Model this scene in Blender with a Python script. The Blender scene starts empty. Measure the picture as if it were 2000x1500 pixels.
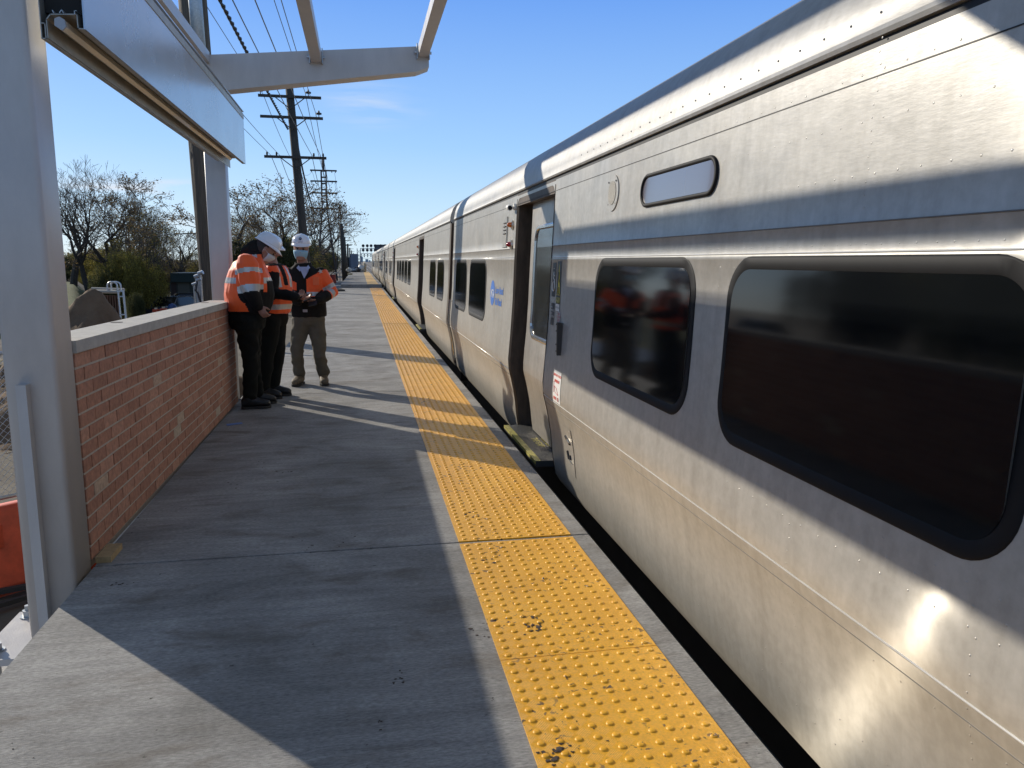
import bpy, bmesh, math, random
import numpy as np
from mathutils import Vector, Matrix, noise as mnoise
R_ = math.radians
random.seed(7)
SC = bpy.context.scene
COL = SC.collection

# ---------------------------------------------------------------- camera
YAW, PITCH, ROLL, FPX, CAMH = 0.195390, 0.159607, 0.0057005, 1487.24, 1.42774
_f = Vector((math.sin(YAW)*math.cos(PITCH), math.cos(YAW)*math.cos(PITCH), -math.sin(PITCH)))
_r0 = Vector((math.cos(YAW), -math.sin(YAW), 0)); _u0 = _r0.cross(_f)
_r = math.cos(ROLL)*_r0 + math.sin(ROLL)*_u0
_u = -math.sin(ROLL)*_r0 + math.cos(ROLL)*_u0
CAMPOS = Vector((0, 0, CAMH))
cam_d = bpy.data.cameras.new('camera'); cam = bpy.data.objects.new('camera', cam_d); COL.objects.link(cam)
cam.matrix_world = Matrix(((_r.x, _u.x, -_f.x, 0), (_r.y, _u.y, -_f.y, 0), (_r.z, _u.z, -_f.z, CAMH), (0, 0, 0, 1)))
cam_d.sensor_width = 36; cam_d.lens = FPX/2000*36; cam_d.clip_end = 6000; cam_d.clip_start = 0.05
SC.camera = cam

def ray(px, py):
    return ((px-1000)/FPX*_r - (py-750)/FPX*_u + _f)
def at(px, py, Y):
    d = ray(px, py); return CAMPOS + d*(Y/d.y)
def atz(px, py, z):
    d = ray(px, py); return CAMPOS + d*((z-CAMH)/d.z)

# ---------------------------------------------------------------- sky, sun, exposure
SUN = Vector((-0.66, 0.75, 0.4257)).normalized()
SUN_EL = math.asin(SUN.z); SUN_AZ = math.atan2(SUN.x, SUN.y)
world = bpy.data.worlds.new('World'); SC.world = world; world.use_nodes = True
nt = world.node_tree; nt.nodes.clear()
wo = nt.nodes.new('ShaderNodeOutputWorld'); bg = nt.nodes.new('ShaderNodeBackground')
sky = nt.nodes.new('ShaderNodeTexSky'); sky.sky_type = 'NISHITA'; sky.sun_disc = False
sky.sun_elevation = SUN_EL; sky.sun_rotation = SUN_AZ; sky.altitude = 0
sky.air_density = 1.0; sky.dust_density = 0.35; sky.ozone_density = 2.2
bg.inputs[1].default_value = 0.12
tc = nt.nodes.new('ShaderNodeTexCoord')
def W(t, **k):
    n = nt.nodes.new(t)
    for a, b in k.items(): setattr(n, a, b)
    return n
# thin cirrus: streaks laid out in the sky's own direction space
def cirrus(center, size, dirv, seed, amount):
    m = W('ShaderNodeVectorMath', operation='SUBTRACT'); m.inputs[1].default_value = center
    nt.links.new(tc.outputs['Generated'], m.inputs[0])
    mp = W('ShaderNodeMapping'); mp.vector_type = 'POINT'
    mp.inputs['Rotation'].default_value = (0, 0, -math.atan2(dirv[1], dirv[0]))
    mp.inputs['Scale'].default_value = (1/size[0], 1/size[0], 1/size[1])
    nt.links.new(m.outputs[0], mp.inputs[0])
    ln = W('ShaderNodeVectorMath', operation='LENGTH'); nt.links.new(mp.outputs[0], ln.inputs[0])
    mr = W('ShaderNodeMapRange'); mr.inputs[1].default_value = 1; mr.inputs[2].default_value = 0.1
    mr.interpolation_type = 'SMOOTHSTEP'
    nt.links.new(ln.outputs['Value'], mr.inputs[0])
    ns = W('ShaderNodeTexNoise'); ns.inputs['Scale'].default_value = 1.0; ns.inputs['Detail'].default_value = 6
    ns.inputs['Distortion'].default_value = 0.6
    mp2 = W('ShaderNodeMapping'); mp2.inputs['Scale'].default_value = (9, 9, 60); mp2.inputs['Location'].default_value = (seed, seed*2, 0)
    nt.links.new(tc.outputs['Generated'], mp2.inputs[0]); nt.links.new(mp2.outputs[0], ns.inputs['Vector'])
    mr2 = W('ShaderNodeMapRange'); mr2.inputs[1].default_value = .42; mr2.inputs[2].default_value = .7; mr2.inputs[4].default_value = amount
    nt.links.new(ns.outputs[0], mr2.inputs[0])
    mu = W('ShaderNodeMath', operation='MULTIPLY'); nt.links.new(mr.outputs[0], mu.inputs[0]); nt.links.new(mr2.outputs[0], mu.inputs[1])
    return mu.outputs[0]
def skydir(px, py): return tuple(ray(px, py).normalized())
cl = [cirrus(skydir(725, 205), (.09, .035), (1, -.1), 3, .5), cirrus(skydir(275, 365), (.13, .016), (1, 0), 11, 1.0), cirrus(skydir(370, 432), (.05, .014), (1, 0), 23, .9)]
s1 = W('ShaderNodeMath', operation='ADD'); nt.links.new(cl[0], s1.inputs[0]); nt.links.new(cl[1], s1.inputs[1])
s2 = W('ShaderNodeMath', operation='ADD', use_clamp=True); nt.links.new(s1.outputs[0], s2.inputs[0]); nt.links.new(cl[2], s2.inputs[1])
cm = W('ShaderNodeMix', data_type='RGBA'); cm.inputs[7].default_value = (5.6, 6.0, 6.6, 1)
sz = W('ShaderNodeSeparateXYZ'); nt.links.new(tc.outputs['Generated'], sz.inputs[0])
gr = W('ShaderNodeValToRGB'); ce_ = gr.color_ramp
K = 1.0
stops = ((0.0, (4.6, 6.1, 7.2)), (.05, (4.1, 5.8, 7.6)), (.14, (2.6, 4.6, 7.6)), (.30, (1.15, 2.8, 6.9)), (.42, (1.0, 2.3, 5.4)), (.58, (1.5, 1.95, 2.6)), (.9, (1.5, 1.8, 2.2)))
ce_.elements[0].position = 0; ce_.elements[0].color = (*[c/8 for c in stops[0][1]], 1); ce_.elements[1].position = 1; ce_.elements[1].color = (.05, .15, .45, 1)
for p_, c_ in stops[1:]:
    e_ = ce_.elements.new(p_); e_.color = (*[c/8 for c in c_], 1)
nt.links.new(sz.outputs[2], gr.inputs[0])
g8 = W('ShaderNodeMix', data_type='RGBA', blend_type='MULTIPLY'); g8.inputs[0].default_value = 1; g8.inputs[7].default_value = (8, 8, 8, 1); g8.clamp_result = False
nt.links.new(gr.outputs[0], g8.inputs[6])
tint = W('ShaderNodeMix', data_type='RGBA'); tint.inputs[0].default_value = .88
nt.links.new(sky.outputs[0], tint.inputs[6]); nt.links.new(g8.outputs[2], tint.inputs[7])
nt.links.new(s2.outputs[0], cm.inputs[0]); nt.links.new(tint.outputs[2], cm.inputs[6])
nt.links.new(cm.outputs[2], bg.inputs[0]); nt.links.new(bg.outputs[0], wo.inputs[0])
sl = bpy.data.lights.new('sun', 'SUN'); sl.energy = 3.9; sl.angle = R_(0.5); sl.color = (1, .92, .79)
so = bpy.data.objects.new('sun', sl); COL.objects.link(so); so.rotation_euler = (-SUN).to_track_quat('-Z', 'Y').to_euler()
SC.view_settings.view_transform = 'Standard'; SC.view_settings.look = 'None'
SC.view_settings.exposure = 0.2; SC.view_settings.gamma = 1
SC.cycles.max_bounces = 8; SC.cycles.diffuse_bounces = 4; SC.cycles.glossy_bounces = 4
SC.cycles.caustics_reflective = True; SC.cycles.blur_glossy = 0.3
SC.cycles.sample_clamp_indirect = 6

# ---------------------------------------------------------------- materials
MATS = {}
def nd(t, ty, **k):
    n = t.nodes.new(ty)
    for a, b in k.items(): setattr(n, a, b)
    return n
def mat(name, col, rough=.6, metal=0, var=0, vs=6, vstretch=(1, 1, 1), bump=0, bs=40, bstretch=(1, 1, 1), spec=.5, col2=None, emit=None, coat=0, sheen=0, rvar=0):
    if name in MATS: return MATS[name]
    m = bpy.data.materials.new(name); m.use_nodes = True; t = m.node_tree
    b = t.nodes['Principled BSDF']
    b.inputs['Base Color'].default_value = (*col, 1); b.inputs['Roughness'].default_value = rough
    b.inputs['Metallic'].default_value = metal; b.inputs['Specular IOR Level'].default_value = spec
    b.inputs['Coat Weight'].default_value = coat
    if sheen: b.inputs['Sheen Weight'].default_value = sheen
    if emit:
        b.inputs['Emission Color'].default_value = (*emit[:3], 1); b.inputs['Emission Strength'].default_value = emit[3]
    co = nd(t, 'ShaderNodeTexCoord')
    if var or col2 or rvar:
        mp = nd(t, 'ShaderNodeMapping'); mp.inputs['Scale'].default_value = vstretch
        t.links.new(co.outputs['Object'], mp.inputs[0])
        n = nd(t, 'ShaderNodeTexNoise'); n.inputs['Scale'].default_value = vs; n.inputs['Detail'].default_value = 6; n.inputs['Roughness'].default_value = .65
        t.links.new(mp.outputs[0], n.inputs['Vector'])
        if var or col2:
            r = nd(t, 'ShaderNodeValToRGB'); r.color_ramp.elements[0].position = .3; r.color_ramp.elements[1].position = .7
            c2 = col2 or tuple(min(1, c*(1+var)) for c in col)
            c1 = col if col2 else tuple(c*(1-var) for c in col)
            r.color_ramp.elements[0].color = (*c1, 1); r.color_ramp.elements[1].color = (*c2, 1)
            t.links.new(n.outputs[0], r.inputs[0]); t.links.new(r.outputs[0], b.inputs['Base Color'])
        if rvar:
            mr = nd(t, 'ShaderNodeMapRange'); mr.inputs[3].default_value = max(.02, rough-rvar); mr.inputs[4].default_value = rough+rvar
            mr.inputs[1].default_value = .3; mr.inputs[2].default_value = .7
            t.links.new(n.outputs[0], mr.inputs[0]); t.links.new(mr.outputs[0], b.inputs['Roughness'])
    if bump:
        mp = nd(t, 'ShaderNodeMapping'); mp.inputs['Scale'].default_value = bstretch
        t.links.new(co.outputs['Object'], mp.inputs[0])
        n = nd(t, 'ShaderNodeTexNoise'); n.inputs['Scale'].default_value = bs; n.inputs['Detail'].default_value = 5
        t.links.new(mp.outputs[0], n.inputs['Vector'])
        bp = nd(t, 'ShaderNodeBump'); bp.inputs['Strength'].default_value = bump; bp.inputs['Distance'].default_value = .01
        t.links.new(n.outputs[0], bp.inputs['Height']); t.links.new(bp.outputs[0], b.inputs['Normal'])
    MATS[name] = m
    return m

# ---------------------------------------------------------------- object helpers
ORG = {}
def new_bm(): return bmesh.new()
def obj(name, bm, m, parent=None, smooth=False, label=None, mats=None):
    """bm (world coordinates) -> ONE mesh object, child of parent when given"""
    me = bpy.data.meshes.new(name)
    if isinstance(bm, bpy.types.Mesh): me = bm; me.name = name
    org = ORG.get(parent.name, Vector()) if parent else Vector()
    if not isinstance(bm, bpy.types.Mesh):
        if parent: bmesh.ops.translate(bm, vec=-org, verts=bm.verts)
        bm.to_mesh(me); bm.free()
    else:
        me.transform(Matrix.Translation(-org))
    for mm in (mats or [m]): me.materials.append(mm)
    if smooth:
        me.polygons.foreach_set('use_smooth', [True]*len(me.polygons))
    o = bpy.data.objects.new(name, me); COL.objects.link(o)
    if parent: o.parent = parent; ORG[o.name] = org
    if label: o['label'] = label
    return o
def tag(o, label, cat, group=None, kind=None):
    if label: o['label'] = label
    if cat: o['category'] = cat
    if group: o['group'] = group
    if kind: o['kind'] = kind
    return o
def thing(name, loc, label, cat, group=None):
    o = bpy.data.objects.new(name, None); COL.objects.link(o); o.location = loc; o.empty_display_size = .1
    ORG[o.name] = Vector(loc); return tag(o, label, cat, group)
def struct(name, bm, m, smooth=False):
    o = obj(name, bm, m, None, smooth); o['kind'] = 'structure'; return o
def copy_tree(o, loc=None, parent=None, rot=None, label=None):
    c = o.copy(); COL.objects.link(c)
    if parent: c.parent = parent
    if loc is not None: c.location = loc
    if rot is not None: c.rotation_euler = rot
    if label: c['label'] = label
    for ch in list(o.children): copy_tree(ch, parent=c)
    return c
def box(bm, a, b, mi=0):
    x0, y0, z0 = a; x1, y1, z1 = b
    v = [bm.verts.new(p) for p in ((x0,y0,z0),(x1,y0,z0),(x1,y1,z0),(x0,y1,z0),(x0,y0,z1),(x1,y0,z1),(x1,y1,z1),(x0,y1,z1))]
    for f in ((3,2,1,0),(4,5,6,7),(0,1,5,4),(1,2,6,5),(2,3,7,6),(3,0,4,7)):
        bm.faces.new([v[i] for i in f]).material_index = mi
    return v
def bevel(bm, w=.004, seg=1, ang=35):
    es = [e for e in bm.edges if len(e.link_faces) == 2 and e.calc_face_angle(0) > R_(ang)]
    bmesh.ops.bevel(bm, geom=es, offset=w, segments=seg, affect='EDGES', profile=.6)
    return bm
def bxm(a, b, bv=.004):
    bm = new_bm(); box(bm, a, b)
    if bv: bevel(bm, bv)
    return bm
def obox(bm, c, ax, ay, az):
    """oriented box, half extents as vectors"""
    c = Vector(c); v = []
    for s in ((-1,-1,-1),(1,-1,-1),(1,1,-1),(-1,1,-1),(-1,-1,1),(1,-1,1),(1,1,1),(-1,1,1)):
        v.append(bm.verts.new(c + s[0]*Vector(ax) + s[1]*Vector(ay) + s[2]*Vector(az)))
    for f in ((3,2,1,0),(4,5,6,7),(0,1,5,4),(1,2,6,5),(2,3,7,6),(3,0,4,7)): bm.faces.new([v[i] for i in f])
def tube(bm, pts, r, seg=8, cap=True, r2=None, mi=0):
    """round tube along points; r number or list"""
    pts = [Vector(p) for p in pts]; n = len(pts); rr = r if isinstance(r, (list, tuple)) else [r]*n
    if r2 is not None: rr = [r+(r2-r)*i/(n-1) for i in range(n)]
    prev = None; rings = []
    for i, p in enumerate(pts):
        d = (pts[min(i+1, n-1)]-pts[max(i-1, 0)]).normalized()
        if prev is None:
            a = Vector((0, 0, 1)) if abs(d.z) < .9 else Vector((1, 0, 0)); prev = (a - d*a.dot(d)).normalized()
        else:
            prev = (prev - d*prev.dot(d)).normalized()
        q = d.cross(prev)
        rings.append([bm.verts.new(p + (prev*math.cos(2*math.pi*k/seg) + q*math.sin(2*math.pi*k/seg))*rr[i]) for k in range(seg)])
    for a, b in zip(rings, rings[1:]):
        for k in range(seg): bm.faces.new((a[k], a[(k+1) % seg], b[(k+1) % seg], b[k])).material_index = mi
    if cap and seg > 2:
        bm.faces.new(rings[0][::-1]).material_index = mi; bm.faces.new(rings[-1]).material_index = mi
def loft(bm, rings, cap=True):
    R = [[bm.verts.new(p) for p in r] for r in rings]
    n = len(R[0])
    for a, b in zip(R, R[1:]):
        for k in range(n): bm.faces.new((a[k], a[(k+1) % n], b[(k+1) % n], b[k]))
    if cap: bm.faces.new(R[0][::-1]); bm.faces.new(R[-1])
    return R
def ell(c, a, b, n=20, p=1.0):
    """elliptical ring about c with half axes a, b (vectors)"""
    c = Vector(c); out = []
    for k in range(n):
        t = 2*math.pi*k/n; ct, st = math.cos(t), math.sin(t)
        ct = math.copysign(abs(ct)**p, ct); st = math.copysign(abs(st)**p, st)
        out.append(c + Vector(a)*ct + Vector(b)*st)
    return out
def rrect(w, h, r, n=6):
    """rounded rectangle outline, centred"""
    pts = []
    for cx, cy, a0 in ((w/2-r, h/2-r, 0), (-w/2+r, h/2-r, 90), (-w/2+r, -h/2+r, 180), (w/2-r, -h/2+r, 270)):
        for k in range(n+1):
            a = R_(a0+90*k/n); pts.append((cx+r*math.cos(a), cy+r*math.sin(a)))
    return pts
def sphere(bm, c, r, seg=12, rings=8, sc=(1, 1, 1), rot=None):
    m = Matrix.Translation(Vector(c)) @ (rot.to_4x4() if rot else Matrix()) @ Matrix.Diagonal((*sc, 1))
    return bmesh.ops.create_uvsphere(bm, u_segments=seg, v_segments=rings, radius=r, matrix=m)['verts']
def text_mesh(s, size, align='LEFT', bold=0):
    cu = bpy.data.curves.new('t', 'FONT'); cu.body = s; cu.size = size; cu.align_x = align; cu.extrude = 0
    if bold: cu.offset = bold
    o = bpy.data.objects.new('t', cu); COL.objects.link(o)
    dg = bpy.context.evaluated_depsgraph_get(); me = bpy.data.meshes.new_from_object(o.evaluated_get(dg))
    bpy.data.objects.remove(o); bpy.data.curves.remove(cu)
    return me
def remesh(bm, vox, smooth=2, disp=None):
    me = bpy.data.meshes.new('r'); bm.to_mesh(me); bm.free()
    o = bpy.data.objects.new('r', me); COL.objects.link(o)
    md = o.modifiers.new('r', 'REMESH'); md.mode = 'VOXEL'; md.voxel_size = vox
    if smooth: ms = o.modifiers.new('s', 'SMOOTH'); ms.iterations = smooth; ms.factor = .5
    dg = bpy.context.evaluated_depsgraph_get(); out = bpy.data.meshes.new_from_object(o.evaluated_get(dg))
    bpy.data.objects.remove(o); bpy.data.meshes.remove(me)
    if disp:
        n = len(out.vertices); nor = [v.normal.copy() for v in out.vertices]
        for v, q in zip(out.vertices, nor): v.co += q*disp(v.co)
    return out

# colours
M_conc = None
def platform_mat():
    m = bpy.data.materials.new('broomed_concrete'); m.use_nodes = True; t = m.node_tree; b = t.nodes['Principled BSDF']
    co = nd(t, 'ShaderNodeTexCoord')
    def noise(scale, stretch, det=6, dist=0):
        mp = nd(t, 'ShaderNodeMapping'); mp.inputs['Scale'].default_value = stretch; t.links.new(co.outputs['Object'], mp.inputs[0])
        n = nd(t, 'ShaderNodeTexNoise'); n.inputs['Scale'].default_value = scale; n.inputs['Detail'].default_value = det
        n.inputs['Roughness'].default_value = .65; n.inputs['Distortion'].default_value = dist
        t.links.new(mp.outputs[0], n.inputs['Vector']); return n.outputs[0]
    def ramp(i, p0, c0, p1, c1):
        r = nd(t, 'ShaderNodeValToRGB'); r.color_ramp.elements[0].position = p0; r.color_ramp.elements[1].position = p1
        r.color_ramp.elements[0].color = (*c0, 1); r.color_ramp.elements[1].color = (*c1, 1); t.links.new(i, r.inputs[0]); return r.outputs[0]
    def mix(f, a, c, bt='MIX'):
        x = nd(t, 'ShaderNodeMix', data_type='RGBA', blend_type=bt)
        if isinstance(f, float): x.inputs[0].default_value = f
        else: t.links.new(f, x.inputs[0])
        t.links.new(a, x.inputs[6])
        if isinstance(c, tuple): x.inputs[7].default_value = (*c, 1)
        else: t.links.new(c, x.inputs[7])
        return x.outputs[2]
    base = ramp(noise(1.3, (1, 1, 1)), .3, (.27, .264, .252), .75, (.39, .382, .365))
    streak = ramp(noise(4, (.5, 6, 1), 9, .8), .3, (.80, .80, .80), .7, (1.14, 1.13, 1.11))
    fine = ramp(noise(75, (.6, 2.0, 1), 5), .3, (.62, .62, .62), .7, (1.3, 1.3, 1.3))
    blot = ramp(noise(.85, (1, 1.3, 1), 7, 1.2), .34, (.70, .69, .675), .64, (1.14, 1.13, 1.12))
    c = mix(1.0, base, streak, 'MULTIPLY'); c = mix(1.0, c, fine, 'MULTIPLY'); c = mix(1.0, c, blot, 'MULTIPLY')
    st = ramp(noise(2.1, (1, 2.2, 1), 9, .5), .53, (0, 0, 0), .68, (1, 1, 1))
    stf = nd(t, 'ShaderNodeMath', operation='MULTIPLY'); stf.inputs[1].default_value = .6; t.links.new(st, stf.inputs[0])
    c = mix(stf.outputs[0], c, (.13, .105, .08))
    sp = ramp(noise(22, (1, 1.7, 1), 3), .69, (0, 0, 0), .73, (1, 1, 1))
    c = mix(sp, c, (.06, .055, .05))
    t.links.new(c, b.inputs['Base Color']); b.inputs['Roughness'].default_value = .8; b.inputs['Specular IOR Level'].default_value = .3
    ad = nd(t, 'ShaderNodeMath', operation='ADD'); t.links.new(noise(85, (.35, 3, 1), 4), ad.inputs[0]); t.links.new(noise(300, (1, 1, 1), 2), ad.inputs[1])
    bp = nd(t, 'ShaderNodeBump'); bp.inputs['Strength'].default_value = .75; bp.inputs['Distance'].default_value = .004
    t.links.new(ad.outputs[0], bp.inputs['Height']); t.links.new(bp.outputs[0], b.inputs['Normal'])
    return m
M_conc = platform_mat()
M_edge = mat('rough_concrete', (.3, .305, .31), .9, var=.25, vs=30, bump=1, bs=150)
M_lconc = mat('pale_concrete', (.52, .5, .46), .85, var=.12, vs=8, bump=.5, bs=90)
M_cope = mat('coping_stone', (.46, .44, .40), .85, var=.14, vs=14, bump=.4, bs=160)
M_steel_paint = mat('grey_painted_steel', (.52, .49, .465), .38, var=.09, vs=4, vstretch=(1.5, 1.5, .5), bump=.12, bs=120, rvar=.08)
M_alu = mat('silver_panel', (.48, .5, .53), .24, .55, var=.03, vs=2, rvar=.05, bump=.05, bs=2)
M_alu_dull = mat('aluminium_extrusion', (.36, .34, .30), .45, .5, var=.15, vs=12)
M_dark = mat('dark_void', (.012, .012, .012), .8)
M_galv = mat('galvanised_metal', (.42, .44, .45), .42, .7, var=.2, vs=30)
M_wood = mat('weathered_pole_wood', (.115, .088, .062), .9, var=.4, vs=6, vstretch=(6, 6, .35), bump=1, bs=9, bstretch=(5, 5, .25))
M_dwood = mat('dark_pole_wood', (.055, .048, .04), .9, var=.4, vs=6, vstretch=(6, 6, .35), bump=.6, bs=9, bstretch=(5, 5, .25))
M_wire = mat('black_cable', (.02, .02, .022), .6)
M_latt = mat('rusty_lattice_steel', (.05, .04, .038), .8, var=.3, vs=4)

# ---------------------------------------------------------------- ground, tracks, platform
G = -1.45
def ground():
    bm = new_bm(); xs = [-900, -300, -100, -50, -30]+[-28+i*1.0 for i in range(0, 60)]+[60, 200, 900]
    ys = [-60, -20]+[-10+i*1.5 for i in range(80)]+[130, 170, 240, 400, 800, 1800, 3500]
    V = []
    for y in ys:
        row = []
        for x in xs:
            z = G
            if x < -1.8 and y < 90: z += (mnoise.noise(Vector((x*.35, y*.35, 0)))*.09 + mnoise.noise(Vector((x*1.6, y*1.6, 3)))*.03)
            if x < -14: z += min(1.1, (-14-x)*.11) * (1 if y > 25 else max(0, (y-15)/10))
            if y > 30 and x < -4:
                r = x/y
                s = max(0, min(1, (r+.335)/.035))*max(0, min(1, (-.13-r)/.04))*max(0, min(1, (y-32)/18))
                z = z*(1-s) + (-2.6)*s
            row.append(bm.verts.new((x, y, z)))
        V.append(row)
    for a, b in zip(V, V[1:]):
        for i in range(len(xs)-1): bm.faces.new((a[i], a[i+1], b[i+1], b[i]))
    m = mat('dirt_ground', (.085, .07, .05), .95, col2=(.17, .145, .11), vs=.8, bump=1, bs=12)
    return struct('ground', bm, m, True)
ground()
M_grass = mat('rough_grass', (.06, .085, .025), .95, col2=(.15, .15, .05), vs=3, bump=1, bs=30)
# ballast and rails
M_ball = mat('ballast', (.12, .11, .10), .95, var=.5, vs=25, bump=1, bs=40)
bm = new_bm()
loft(bm, [[Vector(p) for p in ((1.35, y, G-.02), (1.6, y, G+.06), (11.2, y, G+.06), (11.9, y, G-.02))] for y in (-60, 1600)], cap=False)
struct('ballast_bed', bm, M_ball)
M_rail = mat('rail_steel', (.28, .25, .23), .35, .8)
M_sleep = mat('sleeper_wood', (.06, .05, .045), .9, var=.3)
bm = new_bm()
for k in range(3):
    x0 = 2.16 + k*4.0
    for dx in (0, 1.435):
        xa = x0+dx
        box(bm, (xa-.035, -60, -1.28), (xa+.035, 1600, -1.235)); box(bm, (xa-.01, -60, -1.375), (xa+.01, 1600, -1.281)); box(bm, (xa-.07, -60, -1.39), (xa+.07, 1600, -1.376))
struct('railway_rails', bm, M_rail)
bm = new_bm()
for k in range(3):
    for i in range(330):
        y = 60+i*.62
        if k == 0 and y < 84: continue
        box(bm, (2.16+k*4-.55, y, G+.02), (2.16+k*4+1.985, y+.23, -1.395))
struct('railway_sleepers', bm, M_sleep)

XL, XE = -1.262, 1.152
JO = [-5.7, -1.0, 3.715, 8.40, 13.07, 17.6, 22.3, 27.0, 31.7, 36.4, 41.1]
slabs = []
for i, (a, b) in enumerate(zip(JO, JO[1:])):
    bm = new_bm(); g = .007
    box(bm, (XL, a+g, -.30), (XE, b-g, 0)); bevel(bm, .006, 2)
    slabs.append(struct('platform_slab', bm, M_conc))
bm = new_bm(); box(bm, (XL+.02, -5.7, -.34), (XE-.02, 41, -.302)); struct('platform_joint_bed', bm, M_edge)
bm = new_bm(); box(bm, (-1.05, 42.1, -.12), (1.13, 96, .16)); bevel(bm, .01); struct('platform_slab', bm, M_conc)
# concrete piers and beam carrying the platform (seen below its left edge)
bm = new_bm()
for y in (-3, 1.2, 5.9, 10.6, 15.2, 19.9, 24.6, 29.3, 34, 38.6, 44, 50, 56, 62, 70, 78, 86): box(bm, (-.9, y-.3, G-.1), (.7, y+.3, -.345))
struct('platform_piers', bm, M_lconc)

# tactile strip: tiles of truncated domes
PT = 1.171; PITCH_D = .0586; X0T, X1T = .462, 1.058
def tile_mat():
    m = bpy.data.materials.new('yellow_tactile'); m.use_nodes = True; t = m.node_tree; b = t.nodes['Principled BSDF']
    ge = nd(t, 'ShaderNodeNewGeometry'); sx = nd(t, 'ShaderNodeSeparateXYZ'); co = nd(t, 'ShaderNodeTexCoord')
    t.links.new(co.outputs['Object'], sx.inputs[0])
    def M(op, a, bb=None, clamp=False):
        n = nd(t, 'ShaderNodeMath', operation=op, use_clamp=clamp)
        for i, v in enumerate((a, bb)):
            if v is None: continue
            if isinstance(v, (int, float)): n.inputs[i].default_value = v
            else: t.links.new(v, n.inputs[i])
        return n.outputs[0]
    def cell(o): return M('ABSOLUTE', M('SUBTRACT', M('FRACT', M('DIVIDE', o, PITCH_D)), .5))
    fu, fv = cell(sx.outputs[0]), cell(sx.outputs[1])
    hat = M('GREATER_THAN', M('ADD', fu, fv), .52)
    wav = M('SINE', M('MULTIPLY', M('ADD', sx.outputs[0], M('MULTIPLY', sx.outputs[1], .12)), 2*math.pi/.0049))
    h = M('MULTIPLY', hat, M('ADD', M('MULTIPLY', wav, .5), .6))
    def noise(scale, det=5, dist=0):
        n = nd(t, 'ShaderNodeTexNoise'); n.inputs['Scale'].default_value = scale; n.inputs['Detail'].default_value = det; n.inputs['Distortion'].default_value = dist
        t.links.new(ge.outputs['Position'], n.inputs['Vector']); return n.outputs[0]
    def ramp(i, p0, c0, p1, c1):
        r = nd(t, 'ShaderNodeValToRGB'); r.color_ramp.elements[0].position = p0; r.color_ramp.elements[1].position = p1
        r.color_ramp.elements[0].color = (*c0, 1); r.color_ramp.elements[1].color = (*c1, 1); t.links.new(i, r.inputs[0]); return r.outputs[0]
    c = ramp(noise(3), .3, (.80, .385, .016), .7, (.92, .465, .026))
    x = nd(t, 'ShaderNodeMix', data_type='RGBA', blend_type='MULTIPLY'); x.inputs[0].default_value = 1; t.links.new(c, x.inputs[6])
    t.links.new(ramp(noise(140, 2), .3, (.85, .85, .8), .7, (1.1, 1.1, 1.1)), x.inputs[7]); c = x.outputs[2]
    d1 = ramp(noise(38, 5, .5), .61, (0, 0, 0), .65, (1, 1, 1)); d2 = ramp(noise(4, 4), .44, (0, 0, 0), .60, (1, 1, 1))
    dm = M('MULTIPLY', d1, d2)
    x = nd(t, 'ShaderNodeMix', data_type='RGBA'); t.links.new(dm, x.inputs[0]); t.links.new(c, x.inputs[6]); x.inputs[7].default_value = (.05, .035, .025, 1)
    t.links.new(x.outputs[2], b.inputs['Base Color']); b.inputs['Roughness'].default_value = .42
    bp = nd(t, 'ShaderNodeBump'); bp.inputs['Strength'].default_value = .8; bp.inputs['Distance'].default_value = .0012
    t.links.new(h, bp.inputs['Height']); t.links.new(bp.outputs[0], b.inputs['Normal'])
    return m
M_tile = tile_mat()
def tile_mesh(seg):
    bm = new_bm(); L = PITCH_D*20; z0 = .004
    box(bm, (0, .002, -.012), (X1T-X0T, L-.003, z0))
    for i in range(10):
        for j in range(20):
            cx, cy = (i+.5)*PITCH_D+.004, (j+.5)*PITCH_D
            rr = [(.0130, 0), (.0116, .0024), (.0084, .0038)] if seg > 6 else [(.0135, 0), (.0095, .0042)]
            rings = [[bm.verts.new((cx+r*math.cos(2*math.pi*k/seg), cy+r*math.sin(2*math.pi*k/seg), z0+h)) for k in range(seg)] for r, h in rr]
            for a, b in zip(rings, rings[1:]):
                for k in range(seg): bm.faces.new((a[k], a[(k+1) % seg], b[(k+1) % seg], b[k])).smooth = True
            bm.faces.new(rings[-1]).smooth = seg > 6
    return bm
proto = {}
k = 0
ys = []
for a in JO[:-1]:
    for q in range(4): ys.append(a + .004 + q*PT)
for i, y in enumerate(ys):
    if y < -1 or y > 41: continue
    key = 'n' if y < 11 else 'f'
    if key not in proto:
        me = bpy.data.meshes.new('tactile_tile'); b_ = tile_mesh(14 if key == 'n' else 5); b_.to_mesh(me); b_.free(); me.materials.append(M_tile); proto[key] = me
    o = bpy.data.objects.new('tactile_tile', proto[key]); COL.objects.link(o); o.location = (X0T, y, 0)
    tag(o, 'yellow tactile warning tile with truncated domes set in the platform edge', 'tactile tile', 'yellow tactile tiles along the platform edge')
bm = new_bm(); box(bm, (.36, 42.2, .155), (.95, 92, .166)); M_plain_y = mat('yellow_plain', (.66, .42, .13), .6, var=.1)
tag(obj('tactile_strip', bm, M_plain_y), 'pale yellow warning strip on the raised far platform slab', 'tactile strip')
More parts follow.
